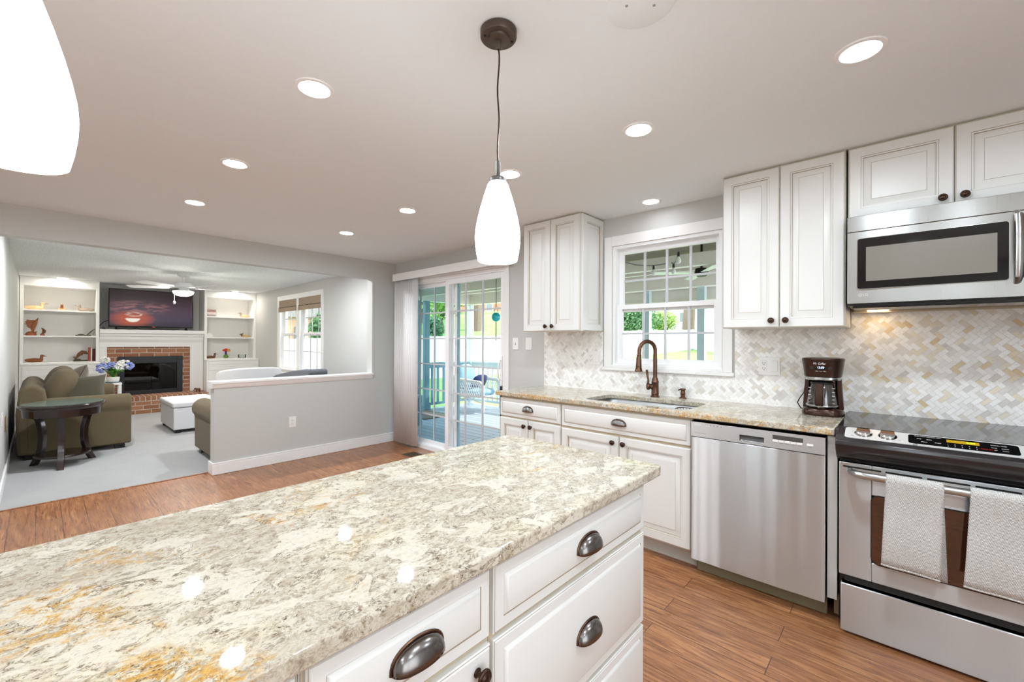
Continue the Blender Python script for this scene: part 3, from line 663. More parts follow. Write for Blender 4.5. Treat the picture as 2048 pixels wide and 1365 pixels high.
# sink bowl
t = thing('kitchen_sink', 'stainless steel undermount sink below the kitchen window', 'sink', (3.57, -.375, .66))
b = MB(); zs = [CT-.032, CT-.06, CT-.19, CT-.212, CT-.216]; ins = [-.006, .0, .012, .04, .12]
rows = []
for z_, q in zip(zs, ins):
    r_ = rrect(3.215+q, 3.925-q, -.565+q, -.185-q, .07, 8); rows.append([(p[0], p[1], z_) for p in r_] + [(r_[0][0], r_[0][1], z_)])
b.grid(rows); L_ = rows[-1]; b.add(L_[:-1], [list(range(len(L_)-1))]); b.build('bowl', 'steel_sink', t, solid=.0015)
b = MB(); b.lathe([(.0, 0), (.04, 0), (.045, .003), (.045, .0005)], (3.57, -.37, CT-.215), Z, 24); b.build('drain', 'chrome', t)
t = thing('sink_strainer', 'round dark wire strainer basket at the right end of the sink', 'strainer', (3.84, -.36, CT-.216))
b = MB(); C_ = Vector((3.84, -.36, CT-.216))
for z_, r_ in ((.19, .055), (.12, .053), (.02, .045)): b.tube([C_+Vector((r_*math.cos(R(a)), r_*math.sin(R(a)), z_)) for a in range(0, 360, 20)], .003, 6, closed=True)
for a in range(0, 360, 20): b.tube([C_+Vector((.045*math.cos(R(a)), .045*math.sin(R(a)), .003)), C_+Vector((.055*math.cos(R(a)), .055*math.sin(R(a)), .19))], .0018, 5)
b.build('basket', 'black_plastic', t)

# faucet
fx, fy = 3.533, -.105
t = thing('kitchen_faucet', 'oil-rubbed bronze gooseneck pull-down faucet behind the sink', 'faucet', (fx, fy, CT))
b = MB(); b.lathe([(.031, 0), (.031, .006), (.027, .010), (.0255, .02), (.0275, .024), (.0265, .028), (.025, .10), (.0265, .105), (.0255, .112), (.022, .118), (.0215, .127), (.0185, .135), (.0165, .14)], (fx, fy, CT), Z, 24)
b.build('body', 'faucet_bronze', t)
b = MB(); dv = Vector((-.55, -.84, 0)).normalized(); P0 = Vector((fx, fy, CT)); pts = [P0+Z*.13, P0+Z*.22, P0+Z*.335]
for a in range(15, 181, 15): pts.append(P0+Z*.335+Z*(.064*math.sin(R(a)))+dv*(.064*(1-math.cos(R(a)))))
pts.append(P0+dv*.13+Z*.30); b.tube(pts, .0145, 14); b.build('spout', 'faucet_bronze', t)
b = MB(); e_ = P0+dv*.1305+Z*.305; b.lathe([(.0165, 0), (.018, .004), (.0165, .008), (.017, .012), (.0205, .075), (.0215, .083), (.020, .087), (.026, .112), (.028, .118), (.027, .122), (.02, .121)], e_, -Z+dv*.03, 20)
b.build('spray_head', 'faucet_bronze', t)
b = MB(); hd = Vector((-.80, -.6, 0)).normalized(); hc = P0+Z*.075
b.lathe([(.018, .015), (.0195, .03), (.0195, .036), (.024, .040), (.027, .048), (.026, .056), (.018, .061), (0, .062)], hc, hd, 20)
q = hc+hd*.048; b.tube([q+Z*.02, q+Z*.036, q+Z*.045-X*.001, q+Z*.10-X*.010, q+Z*.115-X*.012, q+Z*.12-X*.0125], [.006, .0085, .0065, .0095, .0085, .004], 12); b.build('handle', 'faucet_bronze', t)
t = thing('soap_dispenser', 'small bronze soap dispenser pump right of the faucet', 'soap dispenser', (3.714, -.055, CT))
b = MB(); c_ = (3.714, -.055, CT); b.lathe([(.026, 0), (.024, .005), (.015, .012), (.0145, .022), (.0165, .026), (.0165, .042), (.0145, .045), (.0145, .055), (.0185, .058), (.0195, .064), (.0185, .069), (0, .072)], c_, Z, 20); b.build('body', 'faucet_bronze', t)
b = MB(); b.tube([(3.714, -.055, CT+.063), (3.700, -.075, CT+.062), (3.694, -.084, CT+.058)], .005, 8); b.build('nozzle', 'faucet_bronze', t)

# ---------------------------------------------------------------- marble herringbone backsplash
def clip(poly, x0, x1, z0, z1):
    for ax, val, sg in ((0, x0, 1), (0, x1, -1), (1, z0, 1), (1, z1, -1)):
        out = []
        for i in range(len(poly)):
            a, b_ = poly[i], poly[(i+1) % len(poly)]; da, db = (a[ax]-val)*sg, (b_[ax]-val)*sg
            if da >= 0: out.append(a)
            if (da >= 0) != (db >= 0):
                k = da/(da-db); out.append((a[0]+(b_[0]-a[0])*k, a[1]+(b_[1]-a[1])*k))
        poly = out
        if len(poly) < 3: return None
    return poly
rects = [(2.452, 3.0495, CT+.008, 1.372), (3.0495, 4.0365, CT+.008, 1.061), (4.0365, 4.64, CT+.008, 1.372), (4.64, 5.41, .86, 1.50), (5.41, XR, CT+.008, 1.372)]
Wt = .0208; gi = .0008; rn = random.Random(3)
b = MB()
for i in range(-230, 231):
    for j in range(-125, 126):
        ax, ay = i*1+j*2, i*1-j*2
        for qx0, qy0, qx1, qy1 in ((ax, ay, ax+2, ay+1), (ax, ay+1, ax+1, ay+3)):
            g = gi/Wt; cs = [(qx0+g, qy0+g), (qx1-g, qy0+g), (qx1-g, qy1-g), (qx0+g, qy1-g)]
            P_ = [((p[0]+p[1])*Wt*.7071+4.0, (-p[0]+p[1])*Wt*.7071+1.1) for p in cs]
            mx_, mz_ = sum(p[0] for p in P_)/4, sum(p[1] for p in P_)/4
            if not (2.38 < mx_ < XR+.05 and .8 < mz_ < 1.56): continue
            k_ = min(1, max(0, (mx_-3.9)/.9)); tv = rn.random(); tv = tv**(1.7-.5*k_) * (.80+.2*k_)
            for rc in rects:
                pl = clip(P_, *rc)
                if pl:
                    n = len(pl); b.add([(p[0], -.0102, p[1]) for p in pl]+[(p[0], -.007, p[1]) for p in pl], [list(range(n))]+[(q, (q+1) % n, n+(q+1) % n, n+q) for q in range(n)], 0, tv+.001)
o = b.build('wall_backsplash', 'marble_tile'); structure(o)
g = MB()
for x0, x1, z0, z1 in rects: g.box(x0, x1, -.0085, 0, z0, z1)
o2 = g.build('grout', 'grout', o)
b = MB(); b.box(2.449, 4.628, -.013, -.0015, CT, CT+.008); b.build('caulk', 'trim_white', o)
b = MB(); b.box(2.4475, 2.452, -.012, 0, CT+.008, 1.372); b.build('edge_strip', 'trim_white', o)

# ---------------------------------------------------------------- island
ix0, ix1, iy1, iy0 = 3.618, 4.285, -1.752, -3.92
b = MB(); b.prism(rrect(ix0, ix1, iy0, iy1, .022, 5), 'z', CT-.031, CT); o = b.build('island_worktop', 'granite', bevel=.005, seg=3, angle=50)
tag(o, 'large speckled cream and ochre granite island worktop in the foreground', 'countertop')
IF = 4.2415
def island_cab(label, y0, y1, fronts):
    t = thing('island_cabinet', label, 'cabinet', (4.0, (y0+y1)/2, 0), group='white island cabinets')
    b = MB(); b.box(3.66, IF, y0, y1, .10, CT-.032); b.build('body', 'cabinet_white', t, bevel=.001)
    b = MB(); b.box(IF, IF+.003, y0+.0015, y1-.0015, .104, CT-.034); b.build('reveal', 'cabinet_edge', t)
    b = MB(); b.box(3.70, IF-.075, y0, y1, 0, .10); b.build('toe_kick', 'toe_grey', t)
    for kind, z0, z1, pl, kn in fronts: front(t, kind, y0+.004, y1-.004, z0, z1, IF+.001, Y, X, knobs=kn, pull=pl)
    return t
island_cab('three-drawer island cabinet at the end nearest the sink', -2.4975, -1.826, [('drawer', .709, .847, True, ()), ('drawer', .42, .697, True, ()), ('drawer', .112, .408, True, ())])
island_cab('narrow island cabinet with one drawer over a door, second from the sink end', -2.8575, -2.5, [('drawer', .712, .847, True, ()), ('door', .112, .699, False, [(-2.541, .664)])])
island_cab('island cabinet at the bottom edge of the view, only its drawer corner showing', -3.5, -2.860, [('drawer', .712, .847, True, ()), ('door', .112, .699, False, [(-2.90, .664)])])
MB().box(3.66, IF, -3.86, -3.502, 0, CT-.032).build('panel', 'cabinet_white', thing('island_end_panel', 'plain white end of the kitchen island', 'panel', (3.95, -3.68, 0)))

# ---------------------------------------------------------------- dishwasher
t = thing('dishwasher', 'stainless steel dishwasher with recessed handle between sink cabinet and filler strip', 'dishwasher', (4.29, -.3, 0))
dx0, dx1, dyf = 3.9865, 4.5915, -.655
b = MB(); b.box(dx0+.002, dx1-.002, -.60, -.03, .088, SB-.008); b.box(dx0+.01, dx1-.01, -.56, -.03, .03, .088); b.build('tub', 'black_plastic', t)
b = MB(); n_ = 72; prof = []
for i in range(n_+1):
    x = dx0 + (dx1-dx0)*i/n_; k = 2*i/n_-1; prof.append((x, dyf - .006*(1-k*k) - .0006*math.sin((x-dx0)*46+.8) - .0003*math.sin((x-dx0)*97)))
poly = prof + [(dx1, -.603), (dx0, -.603)]
b.prism(poly, 'z', .086, .765); b.build('door_panel', 'steel_brushed', t, bevel=.002)
b = MB(); zt = SB-.013; b.box(dx0, 4.231, dyf-.006, -.603, .769, zt); b.box(4.343, dx1, dyf-.006, -.603, .769, zt); b.box(4.231, 4.343, dyf-.006, -.603, .769, .781); b.box(4.231, 4.343, dyf-.006, -.603, .812, zt)
cp = b.build('control_panel', 'steel_panel', t)
b = MB(); b.prism([(-.63, .781), (-.652, .781), (-.612, .812), (-.604, .812), (-.604, .781)], 'x', 4.231, 4.343); b.build('recessed_handle', 'steel_panel', cp)
b = MB(); b.box(4.380, 4.506, dyf-.0068, dyf-.005, .812, .833); b.build('display', 'socket_dark', cp)
for i in range(5): b = MB(); b.box(4.381+i*.025, 4.403+i*.025, dyf-.0085, dyf-.005, .8005, .810); b.build('button', 'white_plastic', cp)
b = MB(); b.box(4.521, 4.546, dyf-.0085, dyf-.005, .802, .812); b.build('button', 'white_plastic', cp)
for i, s in enumerate(('Cycle', 'Option', 'Delay', 'Dry', 'Lock')): text(s, .0055, (4.392+i*.025, dyf-.0062, .796), X, Z, 'print_dark', cp)
text('Start', .0055, (4.533, dyf-.0062, .797), X, Z, 'print_dark', cp)
for i in range(4): b = MB(); b.cyl((4.088+i*.018, dyf-.0058, .838), (4.088+i*.018, dyf-.0066, .838), .0022, seg=10); b.build('indicator', 'print_dark', cp)
def lg_logo(x, y, z, r, parent, mat):
    b = MB(); b.lathe([(r*.82, 0), (r, 0), (r, .0006), (r*.82, .0006)], (x, y, z), -Y, 24, caps=False); b.box(x-.1*r-.0004, x+.1*r, y-.0006, y, z-.5*r, z+.45*r); b.box(x-.1*r, x+.45*r, y-.0006, y, z-.5*r, z-.3*r)
    b.build('emblem', mat, parent); text('LG', r*2.3, (x+r*2.7, y-.0004, z), X, Z, mat, parent)
lg_logo(4.012, dyf-.0062, .836, .0065, cp, 'print_white')
text('Inverter DirectDrive', .0075, (4.035, dyf-.0062, .790), X, Z, 'print_grey', cp)
b = MB(); b.box(dx0+.012, dx1+.002, -.592, -.575, .004, .087); tp = b.build('toe_panel', 'toe_dw', t, bevel=.003)
for x in (4.035, 4.566): b = MB(); b.cyl((x, -.585, .055), (x, -.588, .055), .006, seg=10); b.build('screw', 'socket_dark', tp)

# ---------------------------------------------------------------- range
rx0, rx1 = 4.6435, 5.4045; rm = (rx0+rx1)/2
t = thing('range', 'stainless steel slide-in electric range with black glass cooktop', 'range', (rm, -.35, 0))
b = MB(); b.box(rx0, rx1, -.64, -.012, .03, .88); b.build('body', 'black_plastic', t)
b = MB(); b.box(rx0-.012, rx1+.012, -.615, -.012, CT+.0015, CT+.009); b.build('cooktop', 'black_gloss', t, bevel=.002)
b = MB(); pr_ = [(-.60, CT+.012), (-.612, CT+.012), (-.705, .868), (-.722, .858), (-.727, .842), (-.715, .815), (-.690, .79), (-.668, .772), (-.66, .765), (-.64, .765), (-.62, .86)]
b.prism(pr_, 'x', rx0-.010, rx1+.010); b.build('nose', 'nose_black', t, bevel=.003)
b = MB(); b.box(rx0-.018, rx0-.004, -.668, -.615, .858, .899); b.box(rx1+.004, rx1+.018, -.668, -.615, .858, .899); b.build('side_cap', 'nose_black', t, bevel=.005)
sl = Vector((0, -.705+.612, .868-CT-.012)); sl_len = sl.length; sd = sl.normalized(); sn = X.cross(-sd).normalized()
if sn.z < 0: sn = -sn
S0 = Vector((0, -.612, CT+.012))
def SP(x, k, h=0): return Vector((x, 0, 0)) + S0 + sd*(k*sl_len) + sn*h
def splate(b, x0, x1, k0, k1, h0, h1, r=.012):
    pl = rrect(x0, x1, k0*sl_len, k1*sl_len, r, 4); n = len(pl)
    vs = [SP(p[0], p[1]/sl_len, h0) for p in pl]+[SP(p[0], p[1]/sl_len, h1) for p in pl]
    b.add(vs, [list(range(n)), list(range(n, 2*n))]+[(i, (i+1) % n, n+(i+1) % n, n+i) for i in range(n)])
b = MB(); splate(b, rx0+.02, rx1-.02, .05, .93, -.002, .002, .014); plain('panel_silver', (226, 225, 223), .32, metal=.35, var=.02)
cp = b.build('control_panel', 'panel_silver', t)
b = MB(); splate(b, 4.872, rm+(rm-4.872), .13, .80, .0015, .0032, .010); dp = b.build('display', 'black_gloss', cp)
b = MB(); splate(b, 4.985, 5.075, .24, .44, .003, .0036, .002); b.build('clock', 'display_amber', dp)
text('9:34', .0145, SP(5.052, .34, .0042), X, -sd, 'clock_green', dp)
for s, x, k, sz in (('OVEN CONTROLS', 4.915, .22, .0058), ('OVEN LIGHT', 4.955, .22, .005), ('BAKE', 4.905, .42, .0058), ('BROIL', 4.935, .42, .0058), ('CLEAN', 4.92, .62, .0058), ('START', 4.960, .60, .0065), ('KITCHEN TIMER', 5.125, .3, .0058), ('TIMER', 5.112, .48, .0055), ('CLOCK', 5.14, .48, .0055), ('SET', 5.115, .64, .0055), ('COOK', 5.14, .64, .0055)):
    text(s, sz, SP(x, k, .0036), X, -sd, 'print_white', dp)
for i in range(5):
    text(str(i+1), .007, SP(4.988+i*.0195, .58, .0036), X, -sd, 'print_white', dp); text(str((i+6) % 10), .007, SP(4.988+i*.0195, .72, .0036), X, -sd, 'print_white', dp)
text('( CLEAR OFF )', .0065, SP(5.092, .64, .0036), X, -sd, 'print_red', dp)
b = MB(); b.lathe([(.0055, 0), (.0068, 0), (.0068, .0006), (.0055, .0006)], SP(4.893, .885, .002), sn, 18, caps=False, sx=1.2); b.build('emblem', 'print_dark', cp); text('GE', .006, SP(4.893, .885, .0026), X, -sd, 'print_dark', cp, shear=.3)
for x in (4.727, 4.807, 2*rm-4.807, 2*rm-4.727):
    b = MB(); b.lathe([(.031, 0), (.031, .0015), (.0285, .002)], SP(x, .48, .0015), sn, 28); b.lathe([(.025, .002), (.0255, .012), (.022, .016), (0, .016)], SP(x, .48, .0015), sn, 28)
    a = SP(x, .48, .0175); b.add([a-X*.024-sd*.006, a+X*.024-sd*.006, a+X*.024+sd*.006, a-X*.024+sd*.006, a-X*.021-sd*.0035+sn*.011, a+X*.021-sd*.0035+sn*.011, a+X*.021+sd*.0035+sn*.011, a-X*.021+sd*.0035+sn*.011], [(0, 1, 5, 4), (1, 2, 6, 5), (2, 3, 7, 6), (3, 0, 4, 7), (4, 5, 6, 7)])
    b.build('knob', 'chrome', cp)
    b = MB(); splate(b, x-.003, x+.003, .05, .09, .002, .0028, .001); b.build('tick', 'print_dark', cp)
for x, s in ((4.690, 'OFF'), (4.768, 'HI'), (4.845, 'LO')): text(s, .006, SP(x, .74, .0024), X, -sd, 'print_dark', cp)
# door with window
b = MB(); dz0, dz1, dy = .252, .755, -.672
wx0, wx1, wz0, wz1 = 4.757, 2*rm-4.757, .335, .628
b.frame(rx0, rx1, dz0, dz1, wx0-rx0, dy, -.645, wt=dz1-wz1, wb=wz0-dz0)
dr = b.build('door', 'steel_panel', t, bevel=.003)
dr.data.materials[0] = MATS['steel_brushed']
b = MB()
for x0, x1 in ((4.657, 4.788), (4.800, 4.915), (4.928, 5.05), (5.062, 5.18), (5.195, 5.31), (5.322, 5.392)): b.prism(rrect(x0, x1, .7335, .7405, .0034, 3), 'y', dy-.0012, dy+.002)
b.build('vent_slots', 'dark_gap', dr)
b = MB(); b.prism(rrect(wx0-.004, wx1+.004, wz0-.004, wz1+.004, .03, 6), 'y', dy-.0016, dy+.003); gwin = b.build('window', 'dark_gap', dr)
b = MB(); b.prism(rrect(wx0, wx1, wz0, wz1, .028, 6), 'y', dy-.003, dy-.0012); gg = b.build('window_glass', 'black_gloss', gwin)
t2 = NT('oven_glass'); co = t2.coord((1, 1, 14)); f = t2.noise(co, 3, 3); t2.set(col=t2.mix(f, lin((58, 34, 22)), lin((92, 52, 30))), rough=.07, spec=.9, coat=.6); MATS['oven_glass'] = t2.m  # brown reflection is painted into the glass colour
gg.data.materials[0] = MATS['oven_glass']
b = MB(); hy = -.728; zh = .7205
pts = [(4.683, dy, .722), (4.690, dy-.03, .722), (4.712, hy+.003, .7215), (4.74, hy, zh)] + [(4.74+(5.308-4.74)*i/10, hy-.004*math.sin(math.pi*i/10), zh) for i in range(1, 10)] + [(5.308, hy, zh), (5.336, hy+.003, .7215), (5.358, dy-.03, .722), (5.365, dy, .722)]
b.tube(pts, [.013, .014]+[.0155]*(len(pts)-4)+[.014, .013], 12); b.build('handle', 'steel', dr)
b = MB(); b.box(rx0+.008, rx1-.008, -.692, -.65, .012, .222); b.build('drawer', 'steel_brushed', t, bevel=.004)
b = MB(); b.box(rx0+.02, rx1-.02, -.66, -.645, .222, .252); b.build('drawer_gap', 'dark_gap', t)
# folded towels over the handle
def towel(label, x0, x1, zb, tilt, zb2, dxb):
    t = thing('dish_towel', label, 'towel', ((x0+x1)/2, hy, zb), group='white waffle towels on the oven handle')
    rows = []; top = zh+.020; n = 18
    path = []
    for i in range(14): z = zb+(zh-zb)*i/13; path.append((hy-.021-.004*math.sin(i*.5), z))
    for a in range(0, 181, 20): path.append((hy-.0205*math.cos(R(a)), zh+.0205*math.sin(R(a))))
    for i in range(1, 14): z = zh+(zb2-zh)*i/13; path.append((hy+.0235, z))
    L_ = len(path)
    for j, (y, z) in enumerate(path):
        row = []
        for k in range(n+1):
            u_ = k/n; low = max(0, (zh-z)/(zh-zb)); back = j > L_/2
            x = x0+(x1-x0)*u_ + (dxb if back else -tilt)*low + (.004*low if not back else 0)*(u_-.5)
            yy = y - (0 if back else .004*low*math.sin(u_*7+.6)+.002*math.sin(u_*3)); zz = z - (0 if back else .012*low*(u_-.3)*.5)
            row.append((x, yy, zz))
        rows.append(row)
    b = MB(); b.grid(rows); b.build('cloth', 'waffle_cloth', t, solid=.007, angle=60)
    b = MB(); b.tube([Vector(p)+Vector((0, -.001, 0)) for p in rows[0]], .0045, 8); b.build('hem', 'waffle_cloth', t); return t
towel('white waffle dish towel on the left part of the oven handle', 4.804, 4.974, .372, .012, .348, .012)
towel('right-hand white waffle dish towel on the oven handle, cut off by the photo edge', 5.044, 5.222, .372, .016, .350, .008)

# ---------------------------------------------------------------- microwave
t = thing('microwave', 'stainless over-the-range microwave with black framed window', 'microwave', (rm, -.2, 1.47))
mx0, mx1, mz0, mz1, my = 4.650, 5.404, 1.472, 1.9095, -.400
b = MB(); b.box(mx0, mx1, my+.03, -.014, mz0, mz1); b.build('body', 'black_plastic', t)
def bowed(b, x0, x1, z0, z1, bow, y0, mat=0):
    pts = []; n = 16
    for i in range(n+1): x = x0+(x1-x0)*i/n; k = 2*(x-mx0)/(mx1-mx0)-1; pts.append((x, y0-bow*(1-k*k)))
    b.prism(pts+[(x1, my+.031), (x0, my+.031)], 'z', z0, z1, mat)
b = MB(); bowed(b, mx0, mx1, 1.834, mz1, .006, my); b.build('top_grille', 'steel', t, bevel=.002)
b = MB(); wx0, wx1 = 4.690, 5.178; dz0, dz1 = mz0+.010, 1.8315; gz0, gz1 = 1.552, 1.795
bowed(b, mx0, wx0, dz0, dz1, .006, my); bowed(b, wx1, 5.225, dz0, dz1, .006, my); bowed(b, wx0, wx1, gz1, dz1, .006, my); bowed(b, wx0, wx1, dz0, gz0, .006, my)
dr = b.build('door', 'steel', t)
b = MB(); b.prism(rrect(wx0-.003, wx1+.003, gz0-.003, gz1+.003, .012, 4), 'y', my-.0085, my+.005); b.build('window_bead', 'chrome', dr)
b = MB(); b.prism(rrect(wx0, wx1, gz0, gz1, .010, 4), 'y', my-.0095, my); wb_ = b.build('window_frame', 'black_gloss', dr)
plain('mesh_grey', (126, 122, 112), .22, var=.05, nscale=300)
b = MB(); b.box(4.722, 5.146, my-.0102, my-.009, 1.587, 1.752); b.build('window', 'mesh_grey', wb_)
b = MB(); b.tube([(5.203, my, 1.545), (5.203, my-.03, 1.565), (5.203, my-.042, 1.62), (5.203, my-.046, 1.69), (5.203, my-.042, 1.76), (5.203, my-.03, 1.81), (5.203, my, 1.825)], .017, 12, sq=.7); b.build('handle', 'steel', dr)
b = MB(); bowed(b, 5.228, mx1, dz0, dz1, .006, my); b.build('control_panel', 'black_gloss', t)
lg_logo(4.700, my-.0035, 1.522, .0075, dr, 'print_white')
b = MB(); b.box(mx0+.02, mx1-.02, my+.035, -.05, mz0-.012, mz0+.001); bt_ = b.build('underside', 'black_gloss', t)
b = MB(); b.box(mx0+.004, mx1-.004, -.075, -.02, mz0-.018, mz0); b.build('vent_strip', 'cabinet_edge', t)
b = MB(); b.box(4.715, 4.80, -.14, -.08, mz0-.0135, mz0-.011); b.build('cooktop_lamp', 'hood_lamp', bt_)

# ---------------------------------------------------------------- coffee maker
cx, cy = 4.531, -.195
plain('coffee_brown', (66, 46, 38), .25, metal=.6, var=.25, nscale=10)
t = thing('coffee_maker', 'brown drip coffee maker with glass carafe at the right end of the worktop', 'coffee maker', (cx, cy, CT))
def oval(b, prof, c, n=36, p=2.6):
    rows = []
    for a_, d_, z in prof:
        row = []
        for k in range(n+1):
            th = 2*math.pi*k/n; q = (abs(math.cos(th))**p+abs(math.sin(th))**p)**(-1/p); row.append((c[0]+a_*q*math.cos(th), c[1]+d_*q*math.sin(th), c[2]+z))
        rows.append(row)
    b.grid(rows); b.add(rows[0][:-1], [list(range(n))]); b.add(rows[-1][:-1], [list(range(n))])
b = MB(); oval(b, [(.092, .085, 0), (.096, .09, .006), (.096, .09, .018), (.09, .085, .034), (.082, .078, .040)], (cx, cy, CT)); b.build('base', 'coffee_brown', t)
b = MB(); oval(b, [(.086, .05, .03), (.080, .048, .12), (.076, .046, .21)], (cx, cy+.042, CT)); b.build('rear_column', 'coffee_brown', t)
for s in (-1, 1):
    b = MB(); b.prism([(cx+s*.068, cy-.01), (cx+s*.092, cy-.01), (cx+s*.092, cy+.03), (cx+s*.068, cy+.03)], 'z', CT+.035, CT+.20)
    for p in b.v:
        if p.z > CT+.1: p.x = cx+(p.x-cx)*.88
    b.build('side_column', 'coffee_brown', t, bevel=.004)
b = MB(); oval(b, [(.078, .072, .192), (.080, .075, .196), (.080, .075, .208), (.078, .072, .210)], (cx, cy, CT)); b.build('steel_band', 'steel', t)
b = MB(); oval(b, [(.080, .076, .210), (.084, .080, .212), (.094, .088, .292), (.096, .090, .298)], (cx, cy, CT)); hd_ = b.build('head', 'coffee_brown', t)
b = MB(); oval(b, [(.096, .090, .2985), (.097, .091, .304), (.093, .087, .311), (.07, .065, .315)], (cx, cy, CT)); b.build('lid', 'coffee_brown', t)
tl = Vector((0, -.10, 1)).normalized(); fy_ = cy-.0865
text('Mr. Coffee', .0155, (cx-.008, cy-.0890, CT+.283), X, tl, 'print_white', hd_, shear=.35, sx=.8)
b = MB(); b.box(cx-.024, cx+.022, cy-.0845, cy-.07, CT+.250, CT+.272); b.build('display', 'black_gloss', hd_)
text('12:50', .0145, (cx-.002, cy-.0856, CT+.262), X, Z, 'clock_white', hd_, shear=.1)
for x in (-.042, .038): b = MB(); b.cyl((cx+x, cy-.07, CT+.259), (cx+x, cy-.0835, CT+.259), .008, seg=14); b.build('button', 'black_plastic', hd_)
for x in (-.018, -.001, .016): b = MB(); b.box(cx+x-.006, cx+x+.006, cy-.083, cy-.07, CT+.240, CT+.244); b.build('button', 'print_grey', hd_)
b = MB(); b.lathe([(.058, .042), (.070, .046), (.072, .06), (.066, .10), (.056, .15), (.050, .172)], (cx-.002, cy-.018, CT), Z, 32, caps=False); cf = b.build('carafe', 'carafe_glass', t)
b = MB(); b.lathe([(.0725, .052), (.0735, .052), (.0735, .060), (.0725, .060)], (cx-.002, cy-.018, CT), Z, 32, caps=False); b.build('carafe_band', 'steel', cf)
b = MB(); b.lathe([(.050, .170), (.053, .170), (.054, .180), (.045, .186), (.0, .186)], (cx-.002, cy-.018, CT), Z, 32, caps=False); b.build('carafe_lid', 'black_plastic', cf)
b = MB(); b.prism([(cy-.068, CT+.178), (cy-.103, CT+.178), (cy-.112, CT+.16), (cy-.110, CT+.07), (cy-.098, CT+.055), (cy-.088, CT+.06), (cy-.086, CT+.15), (cy-.068, CT+.165)], 'x', cx-.024, cx+.012); b.build('carafe_handle', 'coffee_brown', cf, bevel=.004)
b = MB()
for i in range(5):
    for s in (-1, 1): b.box(cx+s*.052-.006, cx+s*.052+.006, cy-.065, cy-.0635, CT+.07+i*.02, CT+.072+i*.02)
b.build('cup_marks', 'print_white', cf)
b = MB(); b.tube([(cx-.07, cy+.06, CT+.18), (cx-.088, cy+.055, CT+.16), (cx-.095, cy+.05, CT+.11), (cx-.115, cy+.045, CT+.075), (cx-.125, cy+.045, CT+.05), (cx-.11, cy+.05, CT+.02), (cx-.075, cy+.06, CT+.008)], .003, 8); b.build('power_cord', 'black_plastic', t)

# ---------------------------------------------------------------- plates on the walls
def plate(name, label, cat, c, u, n, w, h, kind, group=None):
    u, n, c = Vector(u), Vector(n), Vector(c); t = thing(name, label, cat, c, group=group)
    def bx(b, du, dz, ww, hh, t0, t1, m=0):
        o = c+u*(du-ww/2)+Z*(dz-hh/2); vs = [o+n*t0, o+u*ww+n*t0, o+u*ww+Z*hh+n*t0, o+Z*hh+n*t0, o+n*t1, o+u*ww+n*t1, o+u*ww+Z*hh+n*t1, o+Z*hh+n*t1]
        b.add(vs, [(0, 1, 2, 3), (4, 5, 6, 7), (0, 1, 5, 4), (1, 2, 6, 5), (2, 3, 7, 6), (3, 0, 4, 7)], m)
    b = MB(); bx(b, 0, 0, w, h, 0, .005); b.build('cover_plate', 'white_plastic', t, bevel=.002)
    for k, du in kind:
        b = MB()
        if k == 'outlet':
            bx(b, du, 0, .034, .068, .004, .0068); q = b.build('receptacle', 'white_plastic', t, bevel=.001)
            b = MB()
            for dz in (-.017, .017):
                bx(b, du-.0065, dz+.003, .0022, .009, .0066, .0074); bx(b, du+.0065, dz+.003, .0022, .008, .0066, .0074); bx(b, du, dz-.0075, .005, .004, .0066, .0074)
            b.build('slots', 'socket_dark', q)
        elif k == 'rocker': bx(b, du, 0, .034, .068, .004, .0085); b.build('switch', 'white_plastic', t, bevel=.002)
        elif k == 'toggle':
            bx(b, du, 0, .010, .024, .004, .0065); b.build('switch_slot', 'print_grey', t)
            b = MB(); bx(b, du, .004, .007, .010, .005, .016); b.build('switch', 'white_plastic', t)
    return t
plate('outlet_plate', 'white double outlet and switch plate on the tile left of the coffee maker', 'outlet', (4.236, -.0105, 1.140), X, -Y, .118, .115, [('outlet', -.029), ('rocker', .029)])
plate('outlet_plate', 'white outlet plate on the tile left of the kitchen window', 'outlet', (2.970, -.0105, 1.155), X, -Y, .118, .115, [('outlet', -.029), ('rocker', .029)])
plate('switch_plate', 'white toggle switch plate on the wall beside the sliding door casing', 'light switch', (2.089, 0, 1.266), X, -Y, .072, .115, [('toggle', 0)])
plate('switch_plate', 'white blank plate on the wall between toggle switch and backsplash', 'wall plate', (2.256, 0, 1.268), X, -Y, .075, .116, [])
plate('outlet_plate', 'white outlet plate low on the half wall', 'outlet', (0, -1.262, .412), Y, X, .072, .115, [('outlet', 0)])
plate('outlet_plate', 'white outlet plate low on the living room left wall at the left photo edge', 'outlet', (-.82, YW, .60), X, Y, .072, .115, [('outlet', 0)])

